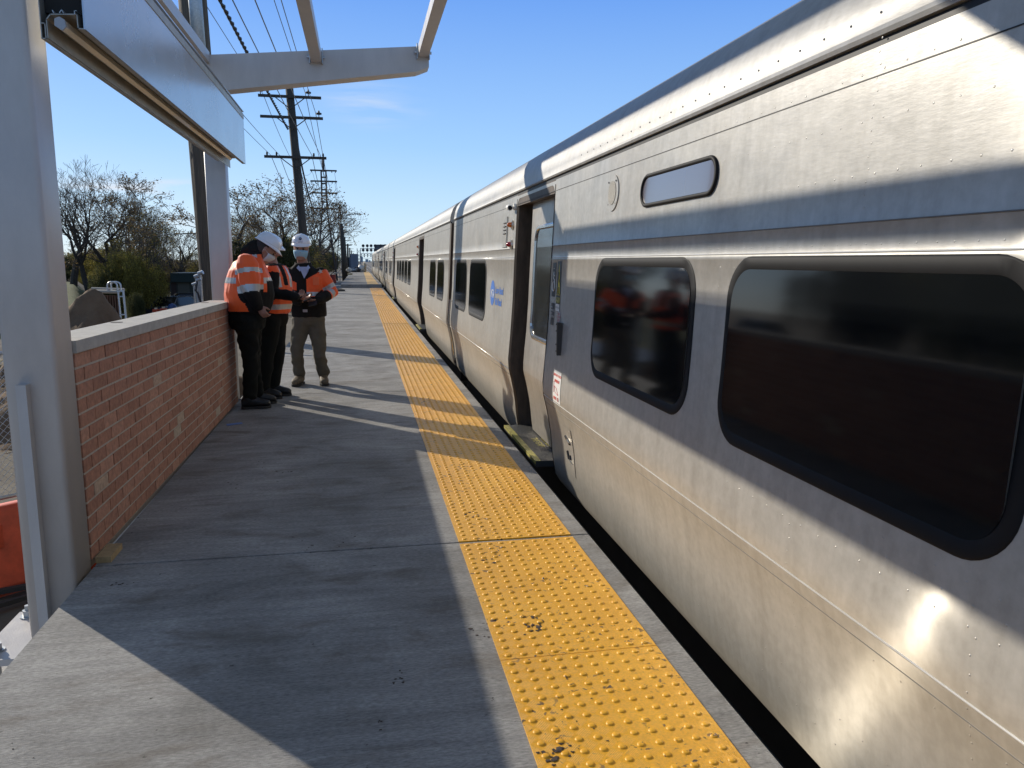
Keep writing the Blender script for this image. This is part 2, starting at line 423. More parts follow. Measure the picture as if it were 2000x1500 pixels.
# ---------------------------------------------------------------- brick wall
WY0, WY1 = 3.735, 7.90
def wx(y): return -1.277 + (y-WY0)*.0100      # inner face, very slightly skewed
def wtop(y): return 1.008 - (y-WY0)*.0068
wall = thing('brick_wall', (-1.35, 5.8, 0), 'low red brick parapet wall with pale stone coping beside the platform', 'brick wall')
def brick_mat():
    m = bpy.data.materials.new('red_brick'); m.use_nodes = True; t = m.node_tree; b = t.nodes['Principled BSDF']
    at_ = nd(t, 'ShaderNodeAttribute'); at_.attribute_name = 'rnd'
    r = nd(t, 'ShaderNodeValToRGB'); cr = r.color_ramp; cr.interpolation = 'LINEAR'
    cr.elements[0].position = 0; cr.elements[0].color = (.39, .185, .117, 1)
    cr.elements[1].position = 1; cr.elements[1].color = (.56, .47, .35, 1)
    for p, c in ((.2, (.435, .21, .134)), (.7, (.475, .232, .148)), (.97, (.54, .285, .19)), (.99, (.55, .42, .30))):
        e = cr.elements.new(p); e.color = (*c, 1)
    t.links.new(at_.outputs['Fac'], r.inputs[0])
    co = nd(t, 'ShaderNodeTexCoord'); n = nd(t, 'ShaderNodeTexNoise'); n.inputs['Scale'].default_value = 45; n.inputs['Detail'].default_value = 5
    t.links.new(co.outputs['Object'], n.inputs['Vector'])
    r2 = nd(t, 'ShaderNodeValToRGB'); r2.color_ramp.elements[0].position = .3; r2.color_ramp.elements[0].color = (.75, .75, .75, 1)
    r2.color_ramp.elements[1].position = .7; r2.color_ramp.elements[1].color = (1.15, 1.15, 1.15, 1); t.links.new(n.outputs[0], r2.inputs[0])
    x = nd(t, 'ShaderNodeMix', data_type='RGBA', blend_type='MULTIPLY'); x.inputs[0].default_value = 1
    t.links.new(r.outputs[0], x.inputs[6]); t.links.new(r2.outputs[0], x.inputs[7]); t.links.new(x.outputs[2], b.inputs['Base Color'])
    b.inputs['Roughness'].default_value = .88
    n2 = nd(t, 'ShaderNodeTexNoise'); n2.inputs['Scale'].default_value = 160; t.links.new(co.outputs['Object'], n2.inputs['Vector'])
    bp = nd(t, 'ShaderNodeBump'); bp.inputs['Strength'].default_value = .6; bp.inputs['Distance'].default_value = .003
    t.links.new(n2.outputs[0], bp.inputs['Height']); t.links.new(bp.outputs[0], b.inputs['Normal'])
    return m
M_brick = brick_mat()
NC = 14; bm = new_bm(); lay = bm.faces.layers.float.new('rnd')
for k in range(NC):
    off = 0 if k % 2 else -.1
    y = WY0 + off
    while y < WY1:
        y0, y1 = max(y+.005, WY0), min(y+.198, WY1-.002)
        if y1-y0 > .02:
            f0, f1 = .004, .0595
            def zz(yy, fr): return .022 + (wtop(yy)-.022)*((k+fr)/NC)
            n0 = len(bm.faces); jt = random.uniform(-.0012, .0012); rv = random.random()
            za0, za1 = zz(y0, .06), zz(y0, .90); zb0, zb1 = zz(y1, .06), zz(y1, .90)
            xa, xb = wx(y0)+jt, wx(y1)+jt
            vs = [bm.verts.new(p) for p in ((xa-.05, y0, za0), (xa, y0, za0), (xa, y0, za1), (xa-.05, y0, za1), (xb-.05, y1, zb0), (xb, y1, zb0), (xb, y1, zb1), (xb-.05, y1, zb1))]
            for f in ((0,1,2,3),(7,6,5,4),(1,5,6,2),(2,6,7,3),(0,4,5,1),(3,7,4,0)):
                fc = bm.faces.new([vs[i] for i in f]); fc[lay] = rv
        y += .2035
obj('brick_face', bm, M_brick, wall)
M_mortar = mat('mortar', (.52, .45, .37), .95, var=.15, vs=40, bump=.5, bs=150)
bm = new_bm()
for k in range(1, NC+1):     # flush bed joints
    f = (k-.10)/NC
    za = lambda yy, q: .022+(wtop(yy)-.022)*q
    q0, q1 = max(.012, (k-.095)/NC), min(1, (k+.055)/NC)
    loft(bm, [[Vector((wx(y)-.05, y, za(y, q0))), Vector((wx(y)-.0025, y, za(y, q0))), Vector((wx(y)-.0025, y, za(y, q1))), Vector((wx(y)-.05, y, za(y, q1)))] for y in (WY0+.001, WY1-.004)])
loft(bm, [[Vector((wx(y)-.19, y, -.04)), Vector((wx(y)-.034, y, -.04)), Vector((wx(y)-.034, y, wtop(y)-.001)), Vector((wx(y)-.19, y, wtop(y)-.001))] for y in (WY0+.003, WY1-.006)])
obj('mortar_bed', bm, M_mortar, wall)
bm = new_bm()
for (a, b) in ((WY0-.005, 5.2), (5.204, 6.62), (6.624, WY1+.02)):
    b2 = new_bm()
    loft(b2, [[Vector((wx(y)-.215, y, wtop(y))), Vector((wx(y)+.012, y, wtop(y))), Vector((wx(y)+.012, y, wtop(y)+.056)), Vector((wx(y)-.215, y, wtop(y)+.056))] for y in (a, b)])
    bevel(b2, .003, 2); me = bpy.data.meshes.new('x'); b2.to_mesh(me); b2.free(); bm.from_mesh(me)
cope = obj('coping', bm, M_cope, wall)
bm = new_bm()
for px, py in ((228, 632), (400, 589)):
    p = atz(px, py, wtop(6)+.057)
    tube(bm, [(p.x, p.y, wtop(p.y)+.0565), (p.x, p.y, wtop(p.y)+.0585)], .033, 20)
obj('dowel_hole', bm, mat('hole_dark', (.09, .075, .07), .8), cope)
# ochre mortar chunk at the near foot of the wall
bm = new_bm(); box(bm, (-1.268, 3.75, .001), (-1.20, 3.93, .03)); bevel(bm, .006, 2)
tag(obj('timber_offcut', bm, mat('ochre_timber', (.42, .30, .15), .85, var=.2, vs=30)), 'small ochre block on the platform at the near foot of the brick wall', 'offcut')

# ---------------------------------------------------------------- canopy frame
def rtube_bm(x0, x1, y0, y1, z0, z1, r=.022, n=5):
    bm = new_bm(); cx, cy = (x0+x1)/2, (y0+y1)/2
    prof = rrect(x1-x0, y1-y0, r, n)
    loft(bm, [[Vector((cx+a, cy+b, z)) for a, b in prof] for z in (z0, z1)]); return bm
def column(x0, x1, y0, y1, z0, z1, label):
    t = thing('steel_column', ((x0+x1)/2, (y0+y1)/2, z0), label, 'column', 'painted steel columns of the platform canopy')
    o = obj('tube', rtube_bm(x0, x1, y0, y1, z0, z1, .024), M_steel_paint, t)
    for p in o.data.polygons: p.use_smooth = abs(p.normal.z) < .5
    return t
c1 = column(-1.485, -1.275, 3.515, 3.728, -.262, 3.32, 'nearest grey steel column at the left edge, bolted below the slab beside the brick wall')
bm = new_bm(); box(bm, (-1.425, 3.474, -.262), (-1.385, 3.5145, .905)); bevel(bm, .006, 2); obj('stiffener_plate', bm, M_steel_paint, c1)
# base plate lies below platform level on the white pier
bp0 = atz(2, 1240, -.262)
bm = new_bm(); box(bm, (-1.66, 3.38, -.292), (-1.27, 3.86, -.262)); bevel(bm, .003); o = obj('base_plate', bm, M_steel_paint, c1)
for bx_, by_ in ((-1.60, 3.47), (-1.60, 3.80)):
    bm = new_bm()
    tube(bm, [(bx_, by_, -.44), (bx_, by_, -.205)], .012, 12)
    tube(bm, [(bx_, by_, -.2615), (bx_, by_, -.256)], .034, 20); tube(bm, [(bx_, by_, -.256), (bx_, by_, -.228)], .024, 6)
    obj('anchor_bolt', bm, M_galv, c1)
c2 = column(-1.455, -1.262, 8.03, 8.22, -.262, 3.32, 'far grey steel column behind the leftmost worker at the end of the brick wall')
bm = new_bm(); box(bm, (-1.64, 7.92, -.292), (-1.255, 8.33, -.262)); obj('base_plate', bm, M_steel_paint, c2)

def beam(y0, label):
    t = thing('canopy_beam', (-1.25, y0, 3.2), label, 'beam', 'transverse beams of the canopy frame')
    bm = new_bm()
    loft(bm, [[Vector((x, y0, zb)), Vector((x, y0+.2, zb)), Vector((x, y0+.2, zt)), Vector((x, y0, zt))] for x, zb, zt in
              ((-1.50, 2.99, 3.325), (-1.25, 3.02, 3.347), (.60, 3.285, 3.522), (.722, 3.335, 3.534))])
    bevel(bm, .004); obj('web', bm, M_steel_paint, t)
    for px_ in (-.366, .665):
        bm = new_bm()
        zt = 3.347+(px_+1.25)/1.97*.187
        for dx in (-.066, .054): box(bm, (px_+dx, y0-.05, zt-.13), (px_+dx+.010, y0-.002, zt+.012))
        tube(bm, [(px_-.085, y0-.03, zt-.07), (px_-.066, y0-.03, zt-.07)], .014, 6)
        tube(bm, [(px_+.064, y0-.03, zt-.07), (px_+.08, y0-.03, zt-.07)], .014, 6)
        obj('bracket', bm, M_galv, t)
    return t
beam(8.0, 'sloping grey canopy beam reaching over the platform from the far column')
beam(3.42, 'canopy beam over the nearest column, above the top of the picture')
for (xa, za, lab) in ((-.366, 3.318, 'canopy purlin running overhead above the middle of the platform'),
                      (.665, 3.425, 'canopy purlin at the outer end of the sloping beam, nearest the train')):
    for i, (y0, y1) in enumerate(((-1.2, 3.418), (3.622, 7.998))):
        bm = new_bm(); box(bm, (xa-.05, y0, za), (xa+.05, y1, za+.1)); bevel(bm, .008, 2)
        if i == 1: tag(obj('canopy_purlin', bm, M_steel_paint), lab, 'purlin', 'square purlins of the canopy frame')
        else: tag(obj('canopy_purlin', bm, M_steel_paint), 'near length of '+lab.replace(', nearest the train', ''), 'purlin', 'square purlins of the canopy frame')
bm = new_bm(); box(bm, (-1.445, 3.735, 3.262), (-1.345, 7.998, 3.362)); bevel(bm, .008, 2)
tag(obj('canopy_purlin', bm, M_steel_paint), 'canopy purlin along the column line above the silver light fascia', 'purlin', 'square purlins of the canopy frame')

# light fascia between the columns: aluminium extrusion with a lamp in its channel
FY0, FY1 = 3.55, 8.012
fas = thing('light_fascia', (-1.15, 5.8, 2.3), 'long silver fascia box with a strip lamp under it, hung between the columns', 'light fascia')
def prism(pts, y0, y1, thick=None):
    bm = new_bm(); loft(bm, [[Vector((x, y, z)) for x, z in pts] for y in (y0, y1)]); return bm
# front panel (faces the train)
bm = prism([(-1.075, 2.347), (-1.068, 2.347), (-1.068, 2.785), (-1.075, 2.785)], FY0, FY1); obj('face_panel', bm, M_alu, fas)
bm = prism([(-1.082, 2.765), (-1.064, 2.765), (-1.064, 2.812), (-1.082, 2.812)], FY0, FY1-.01); obj('top_trim', bm, M_alu_dull, fas)
bm = prism([(-1.076, 2.828), (-1.060, 2.828), (-1.060, 2.836), (-1.076, 2.836)], FY0, FY1-.02)
box(bm, (-1.22, FY0, 2.812), (-1.083, FY1-.02, 2.823)); obj('cable_tray', bm, M_alu, fas)
# back plate and channel sheet, open at the near end
def sheet(poly, th, y0, y1):
    bm = new_bm()
    for (x0, z0), (x1, z1) in zip(poly, poly[1:]):
        d = Vector((x1-x0, 0, z1-z0)); n = Vector((-d.z, 0, d.x)).normalized()*th/2; e = d.normalized()*th*.45
        a, b = Vector((x0, 0, z0))-e, Vector((x1, 0, z1))+e
        loft(bm, [[Vector((q.x, y, q.z)) for q in (a-n, b-n, b+n, a+n)] for y in (y0, y1)])
    return bm
bm = sheet([(-1.234, 2.79), (-1.234, 2.304), (-1.2185, 2.304), (-1.2185, 2.362), (-1.230, 2.362)], .004, FY0+.002, FY1-.57); obj('back_plate', bm, M_alu_dull, fas)
bm = sheet([(-1.212, 2.308), (-1.212, 2.378), (-1.196, 2.398), (-1.098, 2.404), (-1.097, 2.350), (-1.072, 2.350)], .004, FY0+.004, FY1-.006); obj('lamp_channel', bm, M_alu_dull, fas)
bm = sheet([(-1.182, 2.403), (-1.186, 2.412)], .003, FY0, FY0+.3)
bm2 = sheet([(-1.160, 2.405), (-1.152, 2.417), (-1.146, 2.405)], .003, FY0, FY0+.3); me = bpy.data.meshes.new('x'); bm2.to_mesh(me); bm.from_mesh(me)
bm2 = sheet([(-1.105, 2.404), (-1.105, 2.416), (-1.098, 2.416)], .003, FY0, FY0+.3); me = bpy.data.meshes.new('x'); bm2.to_mesh(me); bm.from_mesh(me)
obj('extrusion_lips', bm, M_galv, fas)
bm = new_bm(); box(bm, (-1.230, FY0+.05, 2.415), (-1.078, FY1-.03, 2.76)); obj('dark_hollow_fill', bm, M_dark, fas)  # black filler painted in for the shade inside the hollow box
lamp = obj('strip_lamp', prism([(-1.178, 2.352), (-1.152, 2.336), (-1.138, 2.350), (-1.142, 2.376), (-1.158, 2.386), (-1.176, 2.378)], FY0-.0, FY1-.36),
           mat('lamp_diffuser', (.62, .56, .46), .45, coat=.3), fas)
bm = prism([(-1.179, 2.352), (-1.152, 2.335), (-1.137, 2.350), (-1.141, 2.377), (-1.158, 2.387), (-1.177, 2.379)], FY0-.012, FY0); obj('end_cap', bm, mat('lamp_cap', (.36, .39, .43), .5), lamp)

# ---------------------------------------------------------------- train
GAN = .85
def steel_mat(name, base, rough, dirt=.35, zoff=0):
    m = bpy.data.materials.new(name); m.use_nodes = True; t = m.node_tree; b = t.nodes['Principled BSDF']
    ge = nd(t, 'ShaderNodeNewGeometry')
    def noise(scale, stretch, det=5, dist=0):
        mp = nd(t, 'ShaderNodeMapping'); mp.inputs['Scale'].default_value = stretch; t.links.new(ge.outputs['Position'], mp.inputs[0])
        n = nd(t, 'ShaderNodeTexNoise'); n.inputs['Scale'].default_value = scale; n.inputs['Detail'].default_value = det
        n.inputs['Roughness'].default_value = .6; n.inputs['Distortion'].default_value = dist
        t.links.new(mp.outputs[0], n.inputs['Vector']); return n.outputs[0]
    def mrange(i, a, bb, c, d):
        r = nd(t, 'ShaderNodeMapRange'); r.inputs[1].default_value = a; r.inputs[2].default_value = bb; r.inputs[3].default_value = c; r.inputs[4].default_value = d
        t.links.new(i, r.inputs[0]); return r.outputs[0]
    def ramp(i, p0, c0, p1, c1):
        r = nd(t, 'ShaderNodeValToRGB'); r.color_ramp.elements[0].position = p0; r.color_ramp.elements[1].position = p1
        r.color_ramp.elements[0].color = (*c0, 1); r.color_ramp.elements[1].color = (*c1, 1); t.links.new(i, r.inputs[0]); return r.outputs[0]
    def mul(a, c):
        x = nd(t, 'ShaderNodeMix', data_type='RGBA', blend_type='MULTIPLY'); x.inputs[0].default_value = 1; t.links.new(a, x.inputs[6]); t.links.new(c, x.inputs[7]); return x.outputs[2]
    lo, hi = tuple(c*.92 for c in base), tuple(min(1, c*1.06) for c in base)
    c = ramp(noise(1.6, (1, 1, .8), 6), .3, lo, .72, hi)
    c = mul(c, ramp(noise(7, (1, 2.2, .22), 6), .3, (.90, .895, .885), .6, (1.03, 1.03, 1.03)))       # run-down streaks
    c = mul(c, ramp(noise(28, (1, 1, 1), 4), .35, (.92, .92, .91), .65, (1.05, 1.05, 1.05)))
    # grime band near the sill
    sx = nd(t, 'ShaderNodeSeparateXYZ'); t.links.new(ge.outputs['Position'], sx.inputs[0])
    nz = nd(t, 'ShaderNodeMath', operation='ADD'); t.links.new(sx.outputs[2], nz.inputs[0])
    dn = mrange(noise(1.5, (1, .6, 1), 5), 0, 1, -.12, .12); t.links.new(dn, nz.inputs[1])
    g1 = nd(t, 'ShaderNodeValToRGB'); cr = g1.color_ramp
    cr.elements[0].position = .0; cr.elements[0].color = (.88, .85, .80, 1); cr.elements[1].position = 1; cr.elements[1].color = (1, 1, 1, 1)
    for p, cc in ((.24, (.97, .94, .89)), (.42, (.95, .905, .82)), (.55, (1, .98, .95))): e = cr.elements.new(p); e.color = (*cc, 1)
    t.links.new(nz.outputs[0], g1.inputs[0]); c = mul(c, g1.outputs[0])
    t.links.new(c, b.inputs['Base Color']); b.inputs['Metallic'].default_value = 1 - dirt
    b.inputs['Specular IOR Level'].default_value = .4
    r = mrange(noise(3, (1, 1, 1.2), 6), .3, .7, rough-.05, rough+.07); t.links.new(r, b.inputs['Roughness'])
    b.inputs['Anisotropic'].default_value = .3
    tg = nd(t, 'ShaderNodeCombineXYZ'); tg.inputs[1].default_value = 1; t.links.new(tg.outputs[0], b.inputs['Tangent'])
    b1 = nd(t, 'ShaderNodeBump'); b1.inputs['Strength'].default_value = .5; b1.inputs['Distance'].default_value = .008
    t.links.new(noise(1.9, (1, .8, 1.6), 2), b1.inputs['Height'])
    b2 = nd(t, 'ShaderNodeBump'); b2.inputs['Strength'].default_value = .14; b2.inputs['Distance'].default_value = .002
    t.links.new(noise(90, (1, .25, 1), 3), b2.inputs['Height']); t.links.new(b1.outputs[0], b2.inputs['Normal'])
    t.links.new(b2.outputs[0], b.inputs['Normal'])
    gl = nd(t, 'ShaderNodeBsdfAnisotropic'); gl.inputs['Roughness'].default_value = .19; gl.inputs['Anisotropy'].default_value = GAN
    t.links.new(c, gl.inputs['Color']); t.links.new(tg.outputs[0], gl.inputs['Tangent']); t.links.new(b1.outputs[0], gl.inputs['Normal'])
    mx = nd(t, 'ShaderNodeMixShader'); mx.inputs[0].default_value = .19
    t.links.new(b.outputs[0], mx.inputs[1]); t.links.new(gl.outputs[0], mx.inputs[2]); t.links.new(mx.outputs[0], t.nodes['Material Output'].inputs[0])
    return m
M_ss = steel_mat('stainless_steel', (.505, .485, .445), .41, .82)
M_ssroof = steel_mat('roof_steel', (.42, .41, .39), .45, .80)
M_bead = mat('bright_bead', (.72, .71, .68), .3, .6)
M_seam = mat('dark_seam', (.16, .15, .14), .5, .4)
M_trim = mat('steel_trim', (.62, .61, .58), .22, .9)
M_rub = mat('black_rubber', (.012, .012, .013), .55)
M_wframe = mat('dark_window_frame', (.011, .011, .012), .62, .0, spec=.18, var=.1, vs=20)
M_glass = mat('tinted_glass', (.006, .007, .008), .07, spec=.42)
M_door = steel_mat('door_steel', (.50, .47, .43), .4, .6)
M_rust = mat('worn_brown_jamb', (.085, .062, .045), .55, .4, var=.35, vs=18, vstretch=(1, 1, .3))
M_blk = mat('underframe_black', (.02, .018, .017), .85, var=.3)
PROF = [(1.40, -.16), (1.365, -.10), (1.338, .07), (1.326, .20), (1.312, .29), (1.292, .39), (1.274, .465), (1.268, .487), (1.2665, .495), (1.262, .52), (1.262, .58), (1.272, .72), (1.285, .85),
        (1.298, 1.05), (1.306, 1.25), (1.312, 1.437), (1.3085, 1.441), (1.314, 1.452), (1.318, 1.53), (1.3145, 1.535), (1.3185, 1.542), (1.322, 1.62), (1.330, 1.80), (1.338, 1.985)]
PROFU = [(1.365, 1.986), (1.365, 2.008), (1.334, 2.010), (1.330, 2.022), (1.336, 2.036), (1.340, 2.07), (1.352, 2.125), (1.382, 2.20), (1.43, 2.266), (1.52, 2.325), (1.66, 2.368), (1.95, 2.43), (2.35, 2.475), (2.87, 2.49)]
XC = 2.87
def sx_(z):
    P = PROF
    for (x0, z0), (x1, z1) in zip(P, P[1:]):
        if z0 <= z <= z1: return x0+(x1-x0)*(z-z0)/(z1-z0)
    return P[-1][0] if z > P[-1][1] else P[0][0]
def snorm(z):
    d = .03; dx = sx_(z+d)-sx_(z-d); return Vector((-2*d, 0, dx)).normalized()
def skin_pt(y, z, off=0):
    n = snorm(z); return Vector((sx_(z), y, z)) + n*off
def rivet(bm, y, z, r=.0045, mi=0):
    r *= .7; y += random.uniform(-.006, .006)
    c = skin_pt(y, z, 0); n = snorm(z); a = Vector((0, 1, 0)); b_ = n.cross(a)
    r0 = [bm.verts.new(c + (a*math.cos(k*math.pi/4)+b_*math.sin(k*math.pi/4))*r) for k in range(8)]
    r1 = [bm.verts.new(c + n*r*.28 + (a*math.cos(k*math.pi/4)+b_*math.sin(k*math.pi/4))*r*.6) for k in range(8)]
    for k in range(8): f = bm.faces.new((r0[k], r0[(k+1) % 8], r1[(k+1) % 8], r1[k])); f.smooth = True
    bm.faces.new(r1).smooth = True
def surf_panel(outer, inner, off_o, off_i, y0, z0):
    """ring face between two outlines (lists of (dy,dz)) laid on the skin"""
    bm = new_bm()
    a = [bm.verts.new(skin_pt(y0+p[0], z0+p[1], off_o)) for p in outer]
    b = [bm.verts.new(skin_pt(y0+p[0], z0+p[1], off_i)) for p in inner]
    return bm, a, b
def window(car, yc, w, z0=.787, z1=1.4495, seg=10):
    h = z1-z0; zc = (z0+z1)/2; r = .155
    layers = [(0, .0, .0005), (.003, .0, .0030), (.006, 0, .0036), (.040, 0, .0046), (.046, 0, .0012)]
    bm = new_bm(); rings = []
    for ins, _, off in layers:
        pts = rrect(w-2*ins, h-2*ins, max(.03, r-ins), seg)
        # subdivide the straight vertical sides so that the frame follows the skin
        q = []
        for i, p in enumerate(pts):
            n = pts[(i+1) % len(pts)]; q.append(p)
            if abs(p[0]-n[0]) < 1e-6 and abs(p[1]-n[1]) > .1:
                for s in (.2, .4, .6, .8): q.append((p[0], p[1]+(n[1]-p[1])*s))
        rings.append([bm.verts.new(skin_pt(yc+a, zc+b, off)) for a, b in q])
    for A, B in zip(rings, rings[1:]):
        for k in range(len(A)):
            f = bm.faces.new((A[k], B[k], B[(k+1) % len(A)], A[(k+1) % len(A)])); f.smooth = True
    fo = obj('window', bm, M_wframe, car)
    bm = new_bm(); nz = 40; R = []
    wi, hi, ri = w-.086, h-.086, r-.043
    for i in range(nz+1):      # horizontal strips, closer together near the rounded corners
        zz = -hi/2*math.cos(math.pi*i/nz)
        d = max(0, abs(zz)-(hi/2-ri)); ww = wi/2-ri+math.sqrt(max(0, ri*ri-d*d))
        # keep the glass plane flat: chord between bottom and top
        tt = (zz+hi/2)/hi
        xa = skin_pt(0, zc-hi/2, .0025).x; xb = skin_pt(0, zc+hi/2, .0025).x
        mid = -.0
        x = xa+(xb-xa)*tt - .0035*4*tt*(1-tt)*1.0
        x = min(x, skin_pt(0, zc+zz, .0022).x)
        R.append((bm.verts.new((x, yc-ww, zc+zz)), bm.verts.new((x, yc+ww, zc+zz))))
    for (a, b), (c, d) in zip(R, R[1:]): f = bm.faces.new((a, c, d, b)); f.smooth = True
    obj('pane', bm, M_glass, fo)
    return fo
def decal(car, name, pts2, y0, z0, m, off=.0022, mirror=True, parent=None):
    """flat mesh (2D) laid on the skin; u runs towards the camera (-y)"""
    me = pts2; bm = new_bm(); bm.from_mesh(me)
    for v in bm.verts:
        u, w_ = v.co.x, v.co.y
        v.co = skin_pt(y0-u, z0+w_, off)
    return obj(name, bm, m, parent or car)
def rect_me(u0, u1, w0, w1, n=6):
    bm = new_bm(); R = []
    for i in range(n+1):
        w = w0+(w1-w0)*i/n; R.append((bm.verts.new((u0, w, 0)), bm.verts.new((u1, w, 0))))
    for (a, b), (c, d) in zip(R, R[1:]): bm.faces.new((a, b, d, c))
    me = bpy.data.meshes.new('r'); bm.to_mesh(me); bm.free(); return me
def disc_me(r, n=28, sx=1):
    bm = new_bm(); bm.faces.new([bm.verts.new((r*sx*math.cos(2*math.pi*k/n), r*math.sin(2*math.pi*k/n), 0)) for k in range(n)])
    me = bpy.data.meshes.new('d'); bm.to_mesh(me); bm.free(); return me
M_blue = mat('blue_decal', (.035, .16, .55), .45)
M_white = mat('white_sticker', (.78, .77, .72), .5)
M_redp = mat('red_print', (.62, .05, .03), .5)
M_yelp = mat('yellow_print', (.65, .52, .05), .5)
M_dkpl = mat('dark_placard', (.03, .045, .06), .35)
M_amber = mat('amber_lens', (.75, .16, .01), .12, coat=1)
M_redl = mat('red_lens', (.45, .008, .02), .12, coat=1)
DW = 1.31
def door(car, y0, lead, leaf=None):
    """opening from y0 to y0+DW in the skin; leaf sits recessed"""
    ys_, ye = y0, y0+DW
    zt, zb = 1.955, 0.0
    # jambs follow the skin profile and turn in
    def jamb(y, s):
        bm = new_bm(); zs = [-.10, 0, .1, .2, .3, .4, .487, .58, .8, 1.1, 1.4, 1.7, 1.87, zt]
        A, B, C_ = [], [], []
        for z in zs:
            x = sx_(z); r = 0
            A.append(bm.verts.new((x-.004, y, z))); B.append(bm.verts.new((x+.012, y+s*.022, z))); C_.append(bm.verts.new((x+.17, y+s*.026, z)))
        for P, Q in ((A, B), (B, C_)):
            for i in range(len(zs)-1): bm.faces.new((P[i], P[i+1], Q[i+1], Q[i]))
        return bm
    obj('door_jamb', jamb(ys_, 1), M_rust, car); obj('door_jamb', jamb(ye, -1), M_rust, car)
    bm = new_bm(); box(bm, (sx_(zt)+.001, ys_, zt-.06), (sx_(zt)+.2, ye, zt+.03)); obj('door_header', bm, M_rust, car)
    for s, y in ((1, ys_+.0), (-1, ye)):     # rounded upper corners of the opening
        bm = new_bm()
        pts = [(y, zt)]+[(y+s*(.10-.10*math.cos(R_(a))), zt-.10+.10*math.sin(R_(a))) for a in range(0, 91, 15)]
        f1 = [bm.verts.new((sx_(z)-.001, yy, z)) for yy, z in pts]; bm.faces.new(f1)
        f2 = [bm.verts.new((sx_(z)+.03, yy, z)) for yy, z in pts]
        for k in range(len(pts)): bm.faces.new((f1[k], f1[(k+1) % len(pts)], f2[(k+1) % len(pts)], f2[k]))
        obj('corner_gusset', bm, M_ss, car)
    # leaf
    if leaf:
        la, lb = leaf; bm = new_bm(); zs = [.0, .08, .16, .24, .32, .40, .46, .487, .52, .58, .70, .85, 1.1, 1.3, 1.5, 1.7, 1.9]
        R = []
        for z in zs:
            x = sx_(z)+.075
            R.append([Vector((x, la, z)), Vector((x, lb-.02, z)), Vector((x+.006, lb, z)), Vector((x+.04, lb, z)), Vector((x+.04, la, z))])
        loft(bm, R); d = obj('door_leaf', bm, M_door, car, smooth=False)
        # door window, extends into the pocket
        wl, wr = la-.02, lb-.10
        def leafpt(y, z, o): return Vector((sx_(z)+.075-o, y, z))
        bm = new_bm(); rr = []
        zc, h, w = 1.262, .90, (lb-.19-wl)*2; yc = wl+.001
        for ins, off in ((0, .0), (0, .010), (.012, .016), (.028, .016), (.036, .004)):
            pts = [p for p in rrect(w-2*ins, h-2*ins, .12-ins, 6)]
            q = []
            for i, p in enumerate(pts):
                n = pts[(i+1) % len(pts)]; q.append(p)
                if abs(p[0]-n[0]) < 1e-6 and abs(p[1]-n[1]) > .1:
                    for s in (.2, .4, .6, .8): q.append((p[0], p[1]+(n[1]-p[1])*s))
            q = [(max(a, 0), b) for a, b in q]
            rr.append([bm.verts.new(leafpt(yc+a, zc+b, off)) for a, b in q])
        for A, B in zip(rr, rr[1:]):
            for k in range(len(A)):
                try: bm.faces.new((A[k], B[k], B[(k+1) % len(A)], A[(k+1) % len(A)]))
                except ValueError: pass
        bm.faces.ensure_lookup_table()
        fr = obj('door_window', bm, M_trim, d)
        bm = new_bm(); pts = [(max(a, 0), b) for a, b in rrect(w-.07, h-.07, .085, 6)]
        rows = {}
        nz = 12; RR = []
        for i in range(nz+1):
            zz = -(h-.07)/2+(h-.07)*i/nz; dd = max(0, abs(zz)-((h-.07)/2-.085)); ww = (w-.07)/2-.085+math.sqrt(max(0, .085**2-dd*dd))
            RR.append((bm.verts.new(leafpt(yc, zc+zz, .003)), bm.verts.new(leafpt(yc+ww, zc+zz, .003))))
        for (a, b), (c, e) in zip(RR, RR[1:]): bm.faces.new((a, c, e, b))
        obj('pane', bm, M_dglass, fr)
    # threshold plate
    bm = new_bm(); box(bm, (1.222, ys_+.03, -.058), (1.60, ye-.03, -.012)); bevel(bm, .004)
    st = obj('threshold_step', bm, mat('black_step', (.035, .035, .033), .6, bump=.8, bs=120), car)
    bm = new_bm(); box(bm, (1.2185, ys_+.03, -.034), (1.2215, ye-.03, -.011)); box(bm, (1.2185, ys_+.03, -.0115), (1.262, ye-.03, -.0095)); obj('nosing', bm, mat('worn_yellow_edge', (.32, .28, .06), .6, var=.5, vs=20), st)
    if lead:
        bm = new_bm(); bm.from_mesh(text_mesh('WATCH\nTHE GAP', .085, 'CENTER', .002))
        for v in bm.verts: v.co = Vector((1.42+v.co.y*.9, y0+DW/2-.05+v.co.x*.9*-1, -.0105))
        bmesh.ops.reverse_faces(bm, faces=bm.faces)
        obj('step_lettering', bm, mat('step_paint', (.42, .36, .08), .6), st)
M_dglass = mat('grey_glass', (.035, .037, .038), .09, spec=.6, var=.3, vs=4)
